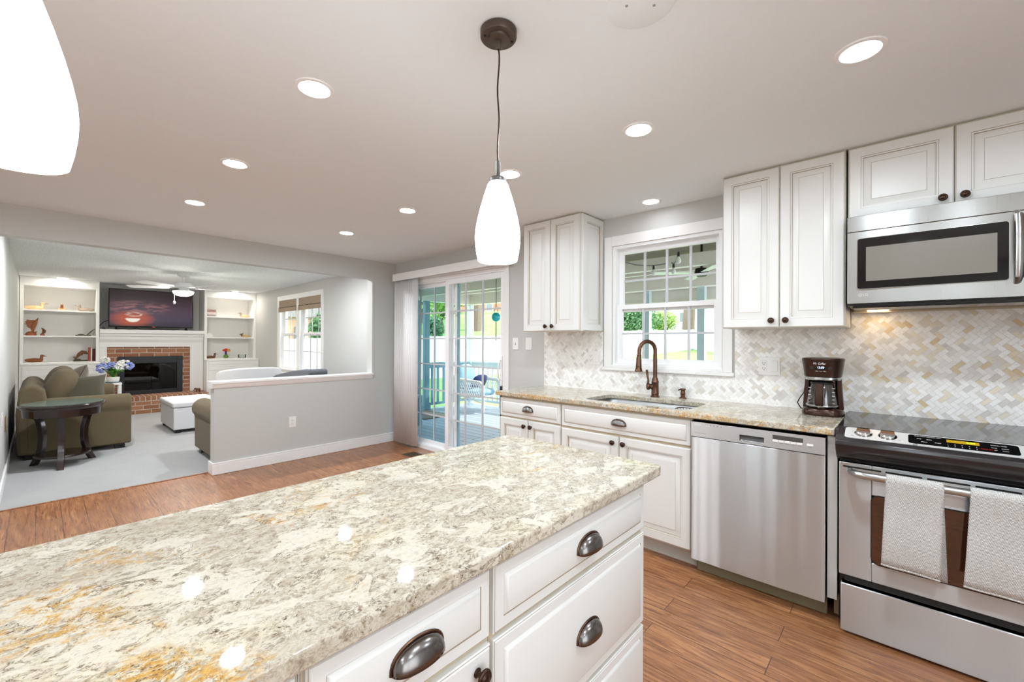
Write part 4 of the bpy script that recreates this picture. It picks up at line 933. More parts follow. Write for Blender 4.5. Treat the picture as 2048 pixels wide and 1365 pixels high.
# ---------------------------------------------------------------- lamps
def downlight(x, y, label, mat='can_lens', r=.072, group='recessed downlights in the kitchen ceiling'):
    t = thing('recessed_downlight', label, 'ceiling light', (x, y, H), group=group)
    b = MB(); b.lathe([(r*.72, -.003), (r*.80, -.006), (r*.98, -.004), (r*1.0, 0), (r*.98, .001)], (x, y, H), Z, 32, caps=False); b.build('trim_ring', 'trim_white', t)
    b = MB(); b.lathe([(.0, -.0025), (r*.73, -.0025)], (x, y, H), Z, 32, caps=False); b.build('lens', mat, t); return t
for x, y, lb in ((4.744, -1.226, 'nearest recessed downlight, above the range side of the aisle'), (3.938, -1.219, 'recessed downlight to the right of the pendant cord'),
                 (3.129, -1.225, 'recessed downlight just behind the pendant stem'), (2.066, -1.219, 'recessed downlight left of the pendant, in the row nearer the window'),
                 (1.064, -1.199, 'farthest recessed downlight in the row nearer the window, by the sliding door'), (3.135, -2.372, 'largest recessed downlight above the left end of the island'),
                 (2.074, -2.361, 'middle recessed downlight of the row of three on the left'), (1.072, -2.345, 'recessed downlight closest to the living room beam, on the left'),
                 (3.539, -.199, 'recessed downlight over the sink, right in front of the window')):
    downlight(x, y, lb, 'sink_lens' if y > -.5 else 'can_lens')
for x, y in ((5.7, -1.22), (5.2, -2.37), (5.95, -2.9), (4.95, -3.9), (3.0, -3.7), (1.3, -3.7), (5.95, -4.5)):  # extra lights outside the view, added for brightness
    downlight(x, y, 'unseen recessed downlight added to light the kitchen')
downlight(-5.19, -2.845, 'flush light on the living room ceiling over the left bookcase', 'bookcase_lens', .085, 'living room ceiling lights')
downlight(-5.16, -.435, 'flush light on the living room ceiling over the right bookcase', 'bookcase_lens', .085, 'living room ceiling lights')
downlight(-.75, -2.6, 'added recessed light behind the beam, brightening the living room', 'added_living_lens', .07, 'living room ceiling lights')  # this and the next are added lights, kept out of sight
downlight(-.75, -.9, 'added recessed light behind the beam, brightening the living room, window side', 'added_living_lens', .07, 'living room ceiling lights')

def pendant(x, y, zt, label):
    t = thing('pendant_lamp', label, 'pendant lamp', (x, y, zt-.256), group='pendant lamps over the island')
    b = MB(); b.lathe([(.056, 0), (.058, -.002), (.058, -.022), (.056, -.025), (.036, -.0255), (.034, -.031), (.022, -.033), (.010, -.034), (.008, -.052), (.004, -.060)], (x, y, H), Z, 32, caps=False); cn = b.build('canopy', 'canopy_bronze', t)
    b = MB()
    for a in (60, 240): b.cyl((x+.045*math.cos(R(a)), y+.045*math.sin(R(a)), H-.024), (x+.045*math.cos(R(a)), y+.045*math.sin(R(a)), H-.029), .004, seg=10)
    b.build('screw', 'dark_gap', cn)
    b = MB(); L_ = H-.058-(zt+.066); pts = [(x+.0022*math.sin(i*.9), y+.0018*math.sin(i*.7+1), H-.055-L_*i/14) for i in range(15)]; pts[0] = (x, y, H-.055); pts[-1] = (x, y, zt+.064); b.tube(pts, .0026, 8); b.build('cord', 'bronze', t)
    b = MB(); b.lathe([(.0035, .066), (.0072, .064), (.0072, .016), (.010, .012), (.024, .010), (.0275, .006), (.028, -.006), (.026, -.008)], (x, y, zt), Z, 24); b.build('socket_cap', 'nickel', t)
    pr_ = [(.027, -.004), (.0325, -.012), (.045, -.050), (.0560, -.088), (.0650, -.125), (.0705, -.155), (.0722, -.180), (.0710, -.205), (.0675, -.232), (.0625, -.256)]
    b = MB(); b.lathe(pr_+[(.059, -.258), (.0, -.252)], (x, y, zt), Z, 40, caps=False); b.build('glass_shade', 'pendant_glass', t, angle=60)
    return t
pendant(3.893, -2.113, 1.8005, 'white glass pendant lamp hanging in the centre of the photo')
pendant(3.893, -3.128, 1.806, 'large white glass pendant lamp cut off by the top left corner')
t = thing('ceiling_cover', 'flat round white blank cover on the ceiling right of the pendant canopy', 'ceiling cover', (4.28, -1.915, H-.006))
b = MB(); b.lathe([(.0, -.006), (.094, -.006), (.098, -.004), (.098, 0)], (4.28, -1.915, H), Z, 36, caps=False); b.build('plate', 'ceiling_paint', t)
b = MB()
for a in (40, 220): b.cyl((4.28+.04*math.cos(R(a)), -1.915+.04*math.sin(R(a)), H-.0058), (4.28+.04*math.cos(R(a)), -1.915+.04*math.sin(R(a)), H-.0075), .004, seg=10)
b.build('screw', 'print_grey', t)
t = thing('floor_vent', 'dark metal floor register in the wood floor before the sliding door', 'floor vent', (.74, -.25, .001))
b = MB(); b.frame(.66, .82, 0, .1, .01, 0, .004); b.v = [Vector((p.x, -.33+(p.z)*1.6, .0005+p.y)) for p in b.v]; b.build('frame', 'dark_metal', t)
b = MB()
for i in range(9): b.box(.672+i*.0165, .680+i*.0165, -.32, -.18, .0005, .0035)
b.build('louvres', 'dark_metal', t)

# ---------------------------------------------------------------- ceiling fan
fx, fy = -3.08, -1.655
t = thing('ceiling_fan', 'white five-blade ceiling fan with bowl light in the living room', 'ceiling fan', (fx, fy, 1.93))
b = MB(); b.lathe([(.075, 0), (.07, -.04), (.035, -.06), (.018, -.062), (.018, -.135), (.06, -.14), (.10, -.15), (.115, -.175), (.115, -.21), (.10, -.22), (.06, -.225)], (fx, fy, H), Z, 28); b.build('motor', 'vinyl_white', t)
for i in range(5):
    a = R(20+72*i); b = MB(); st = len(b.v)
    b.prism([(.20, -.045), (.28, -.062), (.66, -.07), (.70, -.05), (.70, .05), (.66, .07), (.28, .062), (.20, .045)], 'z', -.003, .003); b.xf(st, Matrix.Translation((fx, fy, H-.215)) @ Matrix.Rotation(a, 4, 'Z') @ Matrix.Rotation(R(10), 4, 'X')); bl = b.build('blade', 'vinyl_white', t)
    b = MB(); b.box(.09, .24, -.018, .018, -.006, 0); b.xf(0, Matrix.Translation((fx, fy, H-.215)) @ Matrix.Rotation(a, 4, 'Z')); b.build('bracket', 'vinyl_white', bl)
b = MB(); b.lathe([(.05, -.225), (.06, -.25), (.125, -.26), (.128, -.273)], (fx, fy, H), Z, 28); b.build('light_kit', 'vinyl_white', t)
b = MB(); b.lathe([(.125, -.274), (.122, -.295), (.10, -.32), (.06, -.337), (.0, -.343)], (fx, fy, H), Z, 28, caps=False); b.build('bowl', 'fan_glass', t)
b = MB(); b.tube([(fx+.05, fy-.115, H-.27), (fx+.05, fy-.115, H-.425)], .003, 6); b.ell((fx+.05, fy-.115, H-.445), .016, .016, .026, 10, 8); b.build('pull_chain', 'vinyl_white', t)

# ---------------------------------------------------------------- fireplace wall with built-in bookcases
BX, BK = -5.30, -5.68                         # bookcase face, bookcase back
def bookcase(label, y0, y1, z0, ztop, shelves):
    t = thing('bookcase', label, 'bookcase', (-5.5, (y0+y1)/2, z0), group='built-in bookcases beside the fireplace')
    b = MB(); b.box(XL+.003, BX, y0, y0+.04, z0, H-.002); b.box(XL+.003, BX, y1-.04, y1, z0, H-.002); b.box(XL+.003, BX, y0+.04, y1-.04, ztop, H-.002); b.box(XL+.003, BK, y0+.04, y1-.04, z0, ztop); b.box(BK, BX, y0+.04, y1-.04, z0, z0+.012)
    b.build('case', 'shelf_white', t, bevel=.002)
    for z in shelves: MB().box(BK, BX-.01, y0+.04, y1-.04, z-.022, z).build('shelf', 'shelf_white', t, bevel=.002)
    b = MB(); b.box(BX, BX+.012, y0, y1, H-.03, H-.002); b.build('crown', 'shelf_white', t)
    return t
Z1, Z2, Z0 = 1.765, 1.348, .918
bookcase('tall white built-in bookcase left of the fireplace, holding the two loons and the sailfish', YW+.006, -2.405, .907, 2.14, (Z1, Z2))
bookcase('white built-in bookcase right of the fireplace, next to the twin window', -.912, -.003, .907, 2.14, (Z1, Z2))
LR = [(0, 0, 0), (0, .012, 0), (.003, .015, 0), (.045, .015, 0), (.05, .010, 0), (.06, .010, 0), (.075, .014, 0)]
def lowcab(label, y0, y1, xf):
    t = thing('low_cabinet', label, 'cabinet', ((XL+xf)/2, (y0+y1)/2, 0), group='low built-in cabinets beside the fireplace')
    b = MB(); b.box(XL+.003, xf, y0, y1, .0, .878); b.build('body', 'shelf_white', t)
    MB().box(XL+.003, xf+.02, y0, y1+.0, .8785, .905).build('top', 'shelf_white', t, bevel=.004)
    m_ = (y0+y1)/2
    b = MB(); b.panel((xf+.001, y0+.03, .70), Y, Z, X, y1-y0-.06, .155, LR); b.build('drawer', 'shelf_white', t)
    for a, c in ((y0+.03, m_-.004), (m_+.004, y1-.03)): b = MB(); b.panel((xf+.001, a, .10), Y, Z, X, c-a, .585, LR); b.build('door', 'shelf_white', t)
    return t
lowcab('low white built-in cabinet behind the olive sofa', YW+.006, -2.405, -5.14)
lowcab('low white built-in cabinet under the right bookcase, behind the white barrel chair', -.912, -.003, -5.12)
t = thing('fireplace', 'brick fireplace with white mantel and black glass-door insert', 'fireplace', (-5.5, -1.66, 0))
f0, f1 = -2.400, -.917; px = -5.40
b = MB(); b.box(XL+.003, px, f0+.09, -2.165, .30, 1.158); b.box(XL+.003, px, -1.24, f1-.205, .30, 1.158); b.box(XL+.003, px, -2.165, -1.24, .985, 1.158); b.build('brick_face', 'brick_face', t)
b = MB(); b.box(XL+.003, px+.03, f0, f0+.095, .30, 1.158); b.box(XL+.003, px+.03, f1-.21, f1, .30, 1.158); b.box(XL+.003, px+.03, f0, f1, 1.158, 1.29); b.box(px+.03, px+.04, f1-.19, f1-.17, .3, 1.158); b.build('surround', 'trim_white', t, bevel=.003)
b = MB(); b.box(XL+.003, px+.06, f0, f1, 1.29, 1.35); b.box(XL+.003, px+.09, f0, f1, 1.35, 1.40); b.prism([(px+.03, 1.24), (px+.06, 1.29), (XL+.003, 1.29), (XL+.003, 1.24)], 'y', f0, f1); b.box(XL+.003, px+.14, f0, f1, 1.40, 1.468); b.build('mantel', 'trim_white', t, bevel=.005)
b = MB(); b.box(px-.25, px+.03, -2.165, -2.075, .30, .985); b.box(px-.25, px+.03, -1.33, -1.24, .30, .985); b.box(px-.25, px+.03, -2.075, -1.33, .885, .985); b.box(px-.25, px+.03, -2.075, -1.33, .30, .37); b.box(px-.25, px-.20, -2.075, -1.33, .37, .885); b.box(px+.0, px+.04, -2.08, -1.325, .862, .89); ins = b.build('insert', 'iron_black', t, bevel=.004)
b = MB(); b.box(px-.005, px+.001, -2.075, -1.705, .37, .862); b.build('glass_door', 'fire_glass', ins); b = MB(); b.box(px-.005, px+.001, -1.698, -1.33, .37, .862); b.build('glass_door', 'fire_glass', ins)
b = MB(); b.box(px, -4.90, f0+.012, f1-.012, .004, .205); h_ = b.build('hearth', 'brick_face', t)
b = MB(); b.box(px, -4.90, f0+.012, f1-.012, .205, .298); b.build('hearth_cap', 'brick_soldier_face', t, bevel=.004)
structure(MB().box(XL+.003, -5.69, f0, f1, 1.469, H).build('trim_1', 'wall_paint'))

# television
ty0, ty1, tz0, tz1, tx = -2.288, -1.092, 1.512, 2.188, -5.35
t = thing('television', 'flat television on the mantel showing a red sunset', 'television', (tx, -1.69, 1.468))
b = MB(); b.box(tx-.045, tx, ty0, ty1, tz0, tz1); sc_ = b.build('housing', 'black_gloss', t, bevel=.003)
o = MB().box(tx+.0005, tx+.002, ty0+.012, ty1-.012, tz0+.022, tz1-.012); p = o.build('screen', 'tv_picture', sc_, local=True)
p.location = (tx, -1.69, 1.512); p.data.transform(Matrix.Translation((-tx, 1.69, -1.512))); p.location = Vector((tx, -1.69, 1.512)) - Vector(t.location)
b = MB(); b.box(tx, tx+.002, -1.70, -1.66, tz0+.002, tz0+.018); b.build('brand_mark', 'print_red', sc_)
for y in (-2.19, -1.19):
    b = MB(); b.prism([(tx-.10, 1.4685), (tx-.09, 1.4685), (tx-.015, 1.53), (tx-.03, 1.53)], 'y', y-.01, y+.01); b.prism([(tx+.045, 1.4685), (tx+.055, 1.4685), (tx-.015, 1.53), (tx-.03, 1.53)], 'y', y-.01, y+.01); b.build('foot', 'black_plastic', t)
o = MB()
o.tube([(-5.6, -2.39, 1.52), (-5.5, -2.34, 1.60), (-5.42, -2.28, 1.63), (-5.41, -2.26, 1.62)], .006, 6)
o.tube([(-5.33, -2.20, 1.476), (-5.32, -2.10, 1.487), (-5.34, -2.02, 1.476), (-5.31, -1.92, 1.496), (-5.33, -1.85, 1.476), (-5.36, -1.7, 1.478), (-5.33, -1.62, 1.49), (-5.34, -1.5, 1.476), (-5.33, -1.38, 1.477), (-5.36, -1.30, 1.50)], .006, 6)
tag(o.build('cable', 'black_plastic'), 'tangle of black television cables along the mantel', 'cable')
t = thing('power_adapter', 'small black power adapter at the left end of the mantel', 'adapter', (-5.34, -2.35, 1.468))
MB().prism([(-2.375, 1.4685), (-2.32, 1.4685), (-2.335, 1.51), (-2.36, 1.52)], 'x', -5.36, -5.31).build('block', 'black_plastic', t, bevel=.004)

# carvings
def decoy(label, y, z, L, face=1, x=-5.46, mats=('decoy_pale', 'decoy_pale', 'decoy_grey'), bill=1.0, headup=.5, crest=0, turn=0, grp='carved bird decoys on the bookcases'):
    t = thing('bird_decoy', label, 'bird carving', (x, y, z), R(90 if face > 0 else -90)+R(turn), grp)
    b = MB(); h = L*.165
    def bod(p):
        k = p.x/(L*.40); q = Vector(p)
        if k < 0: q.z += .25*h*k*k; q.y *= 1+.45*k; q.x *= 1.25
        q.z = max(q.z, -h*.72); return q
    b.ell((-.03*L, 0, h*.76), L*.40, L*.19, h, 20, 12, fn=bod); b.build('body', mats[0], t, local=True)
    b = MB(); hx = L*.30; hz = h*1.5+L*headup*.36
    b.tube([(hx-.03*L, 0, h*1.1), (hx-.01*L, 0, (h*1.3+hz)/2), (hx, 0, hz)], [L*.115, L*.08, L*.075], 12); b.ell((hx+.025*L, 0, hz+.02*L), L*.115, L*.078, L*.085, 16, 10); 
    if crest: b.tube([(hx-.02*L, 0, hz+.05*L), (hx-.09*L, 0, hz+.05*L), (hx-.16*L, 0, hz+.10*L*crest)], [L*.06, L*.05, L*.01], 8)
    hd = b.build('head', mats[1], t, local=True)
    b = MB(); b.tube([(hx+.10*L, 0, hz+.015*L), (hx+.18*L, 0, hz+.012*L), (hx+.13*L+.17*L*bill, 0, hz+.004*L)], [L*.04, L*.025, L*.008 if bill > .8 else L*.03], 8, sq=.7); b.build('beak', mats[2], hd, local=True)
    return t
decoy('pale wooden loon carving facing right at the left of the top shelf, left bookcase', -3.135, Z1, .235, 1)
decoy('pale wooden loon carving facing the room in the middle of the top shelf, left bookcase', -2.845, Z1, .21, 1, turn=-92, mats=('decoy_pale', 'carved_wood', 'decoy_grey'), bill=.6)
decoy('pale wooden loon carving facing left at the right of the top shelf, left bookcase', -2.575, Z1, .22, -1, mats=('decoy_grey', 'decoy_grey', 'decoy_grey'))
decoy('reddish wooden duck carving on the bottom shelf of the left bookcase', -3.135, Z0+.001, .225, 1, mats=('carved_wood', 'carved_wood', 'carved_dark'), bill=.6)
decoy('pale wooden duck carving on the top shelf of the right bookcase', -.18, Z1, .21, -1, mats=('decoy_pale', 'decoy_grey', 'carved_wood'), bill=.6)
decoy('brown duck carving with head tucked back on the middle shelf of the right bookcase', -.165, Z2, .20, -1, mats=('decoy_pale', 'carved_dark', 'carved_dark'), bill=.3, headup=.15, crest=2.2)
decoy('brown wooden loon carving on the bottom shelf of the right bookcase, partly behind its side', -.765, Z0+.001, .20, 1, mats=('carved_dark', 'carved_dark', 'carved_dark'))
# sailfish
t = thing('sailfish_carving', 'carved wooden sailfish with raised sail on a mound base, left bookcase', 'fish carving', (-5.46, -3.18, Z2))
b = MB(); b.ell((-5.46, -3.185, Z2+.02), .05, .062, .05, 16, 8, fn=lambda p: Vector((p.x, p.y, max(p.z, -.0195)))); b.build('base', 'carved_wood', t)
b = MB(); b.tube([(-5.46, -3.165, Z2+.05), (-5.46, -3.165, Z2+.10), (-5.46, -3.155, Z2+.16), (-5.46, -3.14, Z2+.21), (-5.46, -3.125, Z2+.245), (-5.46, -3.105, Z2+.29)], [.012, .02, .03, .028, .016, .002], 10); b.build('body', 'carved_wood', t)
b = MB(); sail = [(-3.165, Z2+.09), (-3.205, Z2+.12), (-3.235, Z2+.15), (-3.228, Z2+.165), (-3.246, Z2+.185), (-3.238, Z2+.20), (-3.248, Z2+.22), (-3.232, Z2+.235), (-3.234, Z2+.255), (-3.20, Z2+.25), (-3.16, Z2+.248), (-3.128, Z2+.245), (-3.14, Z2+.19), (-3.155, Z2+.13)]
b.prism(sail, 'x', -5.466, -5.454); b.build('sail', 'carved_wood', t)
b = MB(); b.prism([(-3.16, Z2+.055), (-3.125, Z2+.04), (-3.118, Z2+.075), (-3.14, Z2+.06)], 'x', -5.465, -5.455); b.build('tail', 'carved_wood', t)
t = thing('dolphin_carving', 'small carved wooden animal on a red base right of the sailfish', 'animal carving', (-5.46, -3.06, Z2))
b = MB(); b.prism([(-3.088, Z2), (-3.03, Z2), (-3.035, Z2+.02), (-3.06, Z2+.035), (-3.086, Z2+.03)], 'x', -5.49, -5.43); b.build('base', 'carved_wood', t, bevel=.004)
b = MB(); b.tube([(-5.46, -3.065, Z2+.025), (-5.46, -3.045, Z2+.055), (-5.46, -3.042, Z2+.08), (-5.46, -3.055, Z2+.105), (-5.46, -3.072, Z2+.125)], [.012, .02, .022, .014, .004], 10); b.prism([(-3.045, Z2+.075), (-3.025, Z2+.068), (-3.045, Z2+.095)], 'x', -5.464, -5.456); b.build('body', 'carved_dark', t)
t = thing('boat_ornament', 'long low dark metal ornament at the right of the left bookcase, middle shelf', 'ornament', (-5.46, -2.57, Z2))
b = MB(); b.box(-5.50, -5.42, -2.685, -2.50, Z2+.0005, Z2+.022); b.ell((-5.46, -2.62, Z2+.024), .02, .04, .012, 10, 6); b.build('base', 'dark_metal', t, bevel=.004)
b = MB(); b.tube([(-5.46, -2.545, Z2+.02), (-5.46, -2.50, Z2+.075), (-5.46, -2.452, Z2+.125)], [.006, .008, .003], 8); b.tube([(-5.46, -2.452, Z2+.125), (-5.46, -2.46, Z2+.06), (-5.46, -2.465, Z2+.02)], .002, 6); b.build('mast', 'dark_metal', t)
t = thing('trout_carving', 'carved leaping fish on a driftwood base, bottom shelf of the left bookcase', 'fish carving', (-5.46, -2.61, Z0))
b = MB(); b.box(-5.50, -5.42, -2.71, -2.535, Z0+.001, Z0+.022); b.ell((-5.46, -2.66, Z0+.028), .03, .045, .02, 12, 6); b.build('base', 'dark_metal', t, bevel=.006)
b = MB(); b.tube([(-5.46, -2.69, Z0+.045), (-5.46, -2.665, Z0+.075), (-5.46, -2.64, Z0+.12), (-5.46, -2.60, Z0+.155), (-5.46, -2.565, Z0+.150), (-5.46, -2.535, Z0+.125)], [.012, .014, .028, .034, .026, .008], 12, sq=1); b.prism([(-2.62, Z0+.17), (-2.59, Z0+.185), (-2.58, Z0+.17)], 'x', -5.464, -5.456); b.prism([(-2.70, Z0+.05), (-2.715, Z0+.085), (-2.66, Z0+.065)], 'x', -5.464, -5.456); b.prism([(-2.62, Z0+.125), (-2.61, Z0+.095), (-2.59, Z0+.125)], 'x', -5.464, -5.456); b.build('body', 'carved_dark', t)
def book(label, y0, y1, h, mat):
    t = thing('book', label, 'book', (-5.46, (y0+y1)/2, Z0+.0015), group='books on the bottom shelf of the left bookcase')
    z0 = Z0+.002; b = MB(); b.box(-5.56, -5.40, y0, y0+.002, z0, z0+h); b.box(-5.56, -5.40, y1-.002, y1, z0, z0+h); b.box(-5.402, -5.40, y0, y1, z0, z0+h); b.build('cover', mat, t)
    MB().box(-5.555, -5.403, y0+.0021, y1-.0021, z0+.003, z0+h-.004).build('pages', 'book_white', t)
book('tall red book standing right of the leaping fish', -2.529, -2.508, .235, 'book_red'); book('white book standing between the red and the dark book', -2.506, -2.484, .225, 'book_white'); book('dark red book at the right end of the row of three', -2.480, -2.450, .21, 'book_dark')
t = thing('photo_canvas', 'small canvas print of a boat on the top shelf of the right bookcase', 'picture', (-5.55, -.765, Z1+.001))
b = MB(); b.box(-5.57, -5.55, -.865, -.665, Z1+.001, Z1+.15); b.build('canvas', 'photo_print', t)
t = thing('house_ornament', 'small white house ornament on the middle shelf of the right bookcase', 'ornament', (-5.46, -.81, Z2))
b = MB(); b.prism([(-.85, Z2+.001), (-.77, Z2+.001), (-.77, Z2+.065), (-.81, Z2+.10), (-.85, Z2+.065)], 'x', -5.50, -5.42); b.build('body', 'pot_white', t)
b = MB(); b.box(-5.49, -5.43, -.768, -.735, Z2+.001, Z2+.05); b.build('wing', 'pot_white', t)
t = thing('bud_vase', 'colourful glass vase with red and orange flowers, bottom shelf of the right bookcase', 'vase', (-5.46, -.51, Z0))
b = MB(); b.lathe([(.022, .001), (.042, .012), (.05, .035), (.036, .062), (.018, .075)], (-5.46, -.51, Z0), Z, 18); b.build('bowl', 'vase_glass', t)
b = MB(); b.lathe([(.017, .074), (.018, .13), (.026, .15)], (-5.46, -.51, Z0), Z, 16, caps=False); b.build('neck', 'vase_blue', t, solid=.002)
for dy, dz, m_ in ((-.035, .165, 'flower_red'), (0, .18, 'flower_red'), (.045, .172, 'flower_orange'), (.05, .155, 'flower_orange'), (-.01, .16, 'flower_red')):
    b = MB(); b.ell((-5.45+dy*.2, -.51+dy, Z0+dz), .028, .028, .022, 10, 8); b.build('blossom', m_, t)
t = thing('glass_box', 'clear glass dish at the right end of the bottom shelf of the right bookcase', 'dish', (-5.46, -.215, Z0))
b = MB(); b.lathe([(.0, .002), (.066, .002), (.07, .006), (.072, .07), (.069, .07), (.067, .008)], (-5.46, -.215, Z0), Z, 24, caps=False); b.build('bowl', 'clear_glass', t)
# elephant figurine on the hearth
t = thing('elephant_figurine', 'small brown elephant figurine on the right end of the hearth', 'figurine', (-5.05, -1.06, .298)); ex, ey, ez = -5.05, -1.06, .298
b = MB(); b.ell((ex, ey, ez+.055), .024, .038, .026, 14, 10); b.ell((ex, ey-.045, ez+.068), .018, .02, .022, 12, 8)
b.tube([(ex, ey-.06, ez+.06), (ex, ey-.07, ez+.04), (ex, ey-.066, ez+.02)], [.008, .006, .004], 8); b.build('body', 'carved_dark', t)
for dx in (-.013, .013):
    for dy in (-.024, .024): b = MB(); b.cyl((ex+dx, ey+dy, ez+.001), (ex+dx, ey+dy, ez+.045), .0095, seg=10); b.build('leg', 'carved_dark', t)

# ---------------------------------------------------------------- living room seating
def cushion(b, c, sx, sy, sz, p=2.6, mtx=None):
    st = len(b.v); n, m_ = 28, 16
    vs = []
    for i in range(m_+1):
        ph = -math.pi/2+math.pi*i/m_
        for k in range(n):
            th = 2*math.pi*k/n; q = (abs(math.cos(th))**p+abs(math.sin(th))**p)**(-1/p)
            cp_, sp_ = abs(math.cos(ph))**.55, math.copysign(abs(math.sin(ph))**1.0, math.sin(ph)); vs.append(Vector((sx*q*cp_*math.cos(th), sy*q*cp_*math.sin(th), sz*sp_)))
    b.add(vs, [(i*n+k, i*n+(k+1) % n, (i+1)*n+(k+1) % n, (i+1)*n+k) for i in range(m_) for k in range(n)])
    b.xf(st, Matrix.Translation(c) @ (mtx or Matrix()))
def sofa(name, label, cat, loc, rz, L, D, mat, foot, arm_w=.20, arm_h=.64, back_h=.80, seat_h=.44, n=2, group=None, backcush=True):
    """local: faces +x, back along x = 0, width along y centred"""
    t = thing(name, label, cat, loc, rz, group); h2 = L/2
    b = MB(); b.box(.05, D-.03, -h2+arm_w*.6, h2-arm_w*.6, .06, .30); b.build('base', mat, t, local=True, bevel=.02)
    bp = [(.0, .06), (.24, .06), (.24, .45), (.20, back_h-.06), (.14, back_h), (.06, back_h), (.01, back_h-.06), (-.01, .5)]
    b = MB(); b.prism(bp, 'y', -h2+.02, h2-.02); b.build('back', mat, t, local=True, bevel=.03, seg=3)
    for s in (-1, 1):
        b = MB(); yc = s*(h2-arm_w/2); ar = arm_w*.56
        prof = [(yc-s*arm_w*.42, .06), (yc+s*arm_w*.40, .06), (yc+s*arm_w*.42, arm_h-2*ar+.02)]
        prof += [(yc+s*(ar*math.cos(R(a))), arm_h-ar+ar*math.sin(R(a))) for a in range(-40, 181, 20)] + [(yc-s*arm_w*.42, arm_h-2*ar)]
        b.prism(prof, 'x', .06, D); b.build('arm', mat, t, local=True, bevel=.02, seg=3, angle=50)
    sw = (L-2*arm_w)/n
    for i in range(n):
        y0 = -h2+arm_w+sw*i
        b = MB(); b.box(.22, D-.02, y0+.004, y0+sw-.004, .302, seat_h); b.build('seat_cushion', mat, t, local=True, bevel=.04, seg=4)
        if backcush:
            b = MB(); cushion(b, (.31, y0+sw/2, seat_h+.25), sw*.5, .26, .13, 3.2, Matrix.Rotation(R(-90), 4, 'Z') @ Matrix.Rotation(R(68), 4, 'X')); b.build('back_cushion', mat, t, local=True)
    for x in (.10, D-.10):
        for y in (-h2+.10, h2-.10): b = MB(); b.prism([(x-.045, y-.045), (x+.045, y-.045), (x+.045, y+.045), (x-.045, y+.045)], 'z', .005, .06); b.build('foot', foot, t, local=True)
    return t
# olive loveseat: back against the left wall, faces +y
sofa('loveseat', 'olive suede loveseat behind the round side table', 'sofa', (-2.92, YW+.06, 0), R(90), 1.95, .90, 'olive_suede', 'black_plastic', arm_h=.645, back_h=.79)
def pillow(name, label, c, sx, sy, sz, rot, mat):
    t = thing(name, label, 'pillow', c, group='loose pillows on the olive loveseat'); b = MB(); st = 0; n = 18; vs = []
    for s in (1, -1):
        for i in range(n+1):
            for k in range(n+1):
                u_, v_ = 2*i/n-1, 2*k/n-1; h = ((1-abs(u_)**2.4)*(1-abs(v_)**2.4))**.5; pin = 1-.10*(1-abs(u_)**2)*abs(v_)**3; pin2 = 1-.10*(1-abs(v_)**2)*abs(u_)**3
                vs.append((sx*u_*pin2, sy*v_*pin, s*(sz*h+.002)))
    N = (n+1)**2; fs = [(i*(n+1)+k, i*(n+1)+k+1, (i+1)*(n+1)+k+1, (i+1)*(n+1)+k) for i in range(n) for k in range(n)]
    b.add(vs, fs+[tuple(N+q for q in f) for f in fs]); b.xf(0, rot.to_4x4()); b.build('cover', mat, t, local=True); return t
def ez(a, b_, c): return Matrix.Rotation(R(c), 3, 'Z') @ Matrix.Rotation(R(b_), 3, 'Y') @ Matrix.Rotation(R(a), 3, 'X')
pillow('throw_pillow', 'dark olive throw pillow leaning on the near arm of the loveseat', (-2.30, -2.78, .66), .22, .24, .10, ez(8, 58, 0), 'olive_dark')
pillow('throw_pillow', 'brown tweed throw pillow behind the dark olive one', (-2.85, -2.80, .745), .25, .22, .09, ez(66, -8, 4), 'tweed_cushion')
sofa('club_chair', 'olive suede club chair half hidden behind the half wall', 'armchair', (-.30, -1.44, 0), R(180), .94, .88, 'olive_suede', 'black_plastic', arm_h=.615, back_h=.78, n=1, backcush=False)
# round side table with glass inlay
tx_, ty_ = -1.525, -2.925
t = thing('side_table', 'round dark wood side table with glass top, in front of the loveseat', 'side table', (tx_, ty_, 0))
b = MB(); b.lathe([(.27, .515), (.285, .52), (.29, .59), (.30, .60), (.305, .612), (.315, .618), (.318, .628), (.312, .638), (.0, .638)], (tx_, ty_, 0), Z, 48); b.build('top', 'espresso_wood', t)
plain('table_glass', (120, 140, 132), .05, var=.1, nscale=4, coat=.5)
b = MB(); b.lathe([(.0, .6385), (.298, .6385), (.3, .642), (.0, .6425)], (tx_, ty_, 0), Z, 48, caps=False); b.build('glass_inlay', 'table_glass', t)
for a in (-6, 121, -127):
    b = MB(); pts = [(.235, .53), (.205, .45), (.185, .36), (.18, .27), (.19, .18), (.215, .09), (.258, .0015)]; wd = .026
    poly = [(r_-.024, z) for r_, z in pts]+[(r_+.024, z) for r_, z in pts[::-1]]
    b.prism(poly, 'y', -wd, wd); b.xf(0, Matrix.Translation((tx_, ty_, 0)) @ Matrix.Rotation(R(a), 4, 'Z')); b.build('leg', 'espresso_wood', t, bevel=.004)
b = MB(); b.lathe([(.0, .105), (.20, .105), (.21, .115), (.205, .13), (.0, .13)], (tx_, ty_, 0), Z, 40, caps=False); b.build('lower_shelf', 'espresso_wood', t)
# ottoman
t = thing('ottoman', 'white leather storage ottoman before the fireplace', 'ottoman', (-2.95, -1.55, 0))
b = MB(); b.box(-3.42, -2.50, -1.86, -1.30, .05, .35); b.build('body', 'white_leather', t, bevel=.012)
b = MB(); b.box(-3.435, -2.485, -1.875, -1.285, .355, .425); b.build('lid', 'white_leather', t, bevel=.02, seg=3)
for x in (-3.37, -2.55):
    for y in (-1.81, -1.35): b = MB(); b.box(x-.03, x+.03, y-.03, y+.03, .005, .05); b.build('foot', 'black_plastic', t)
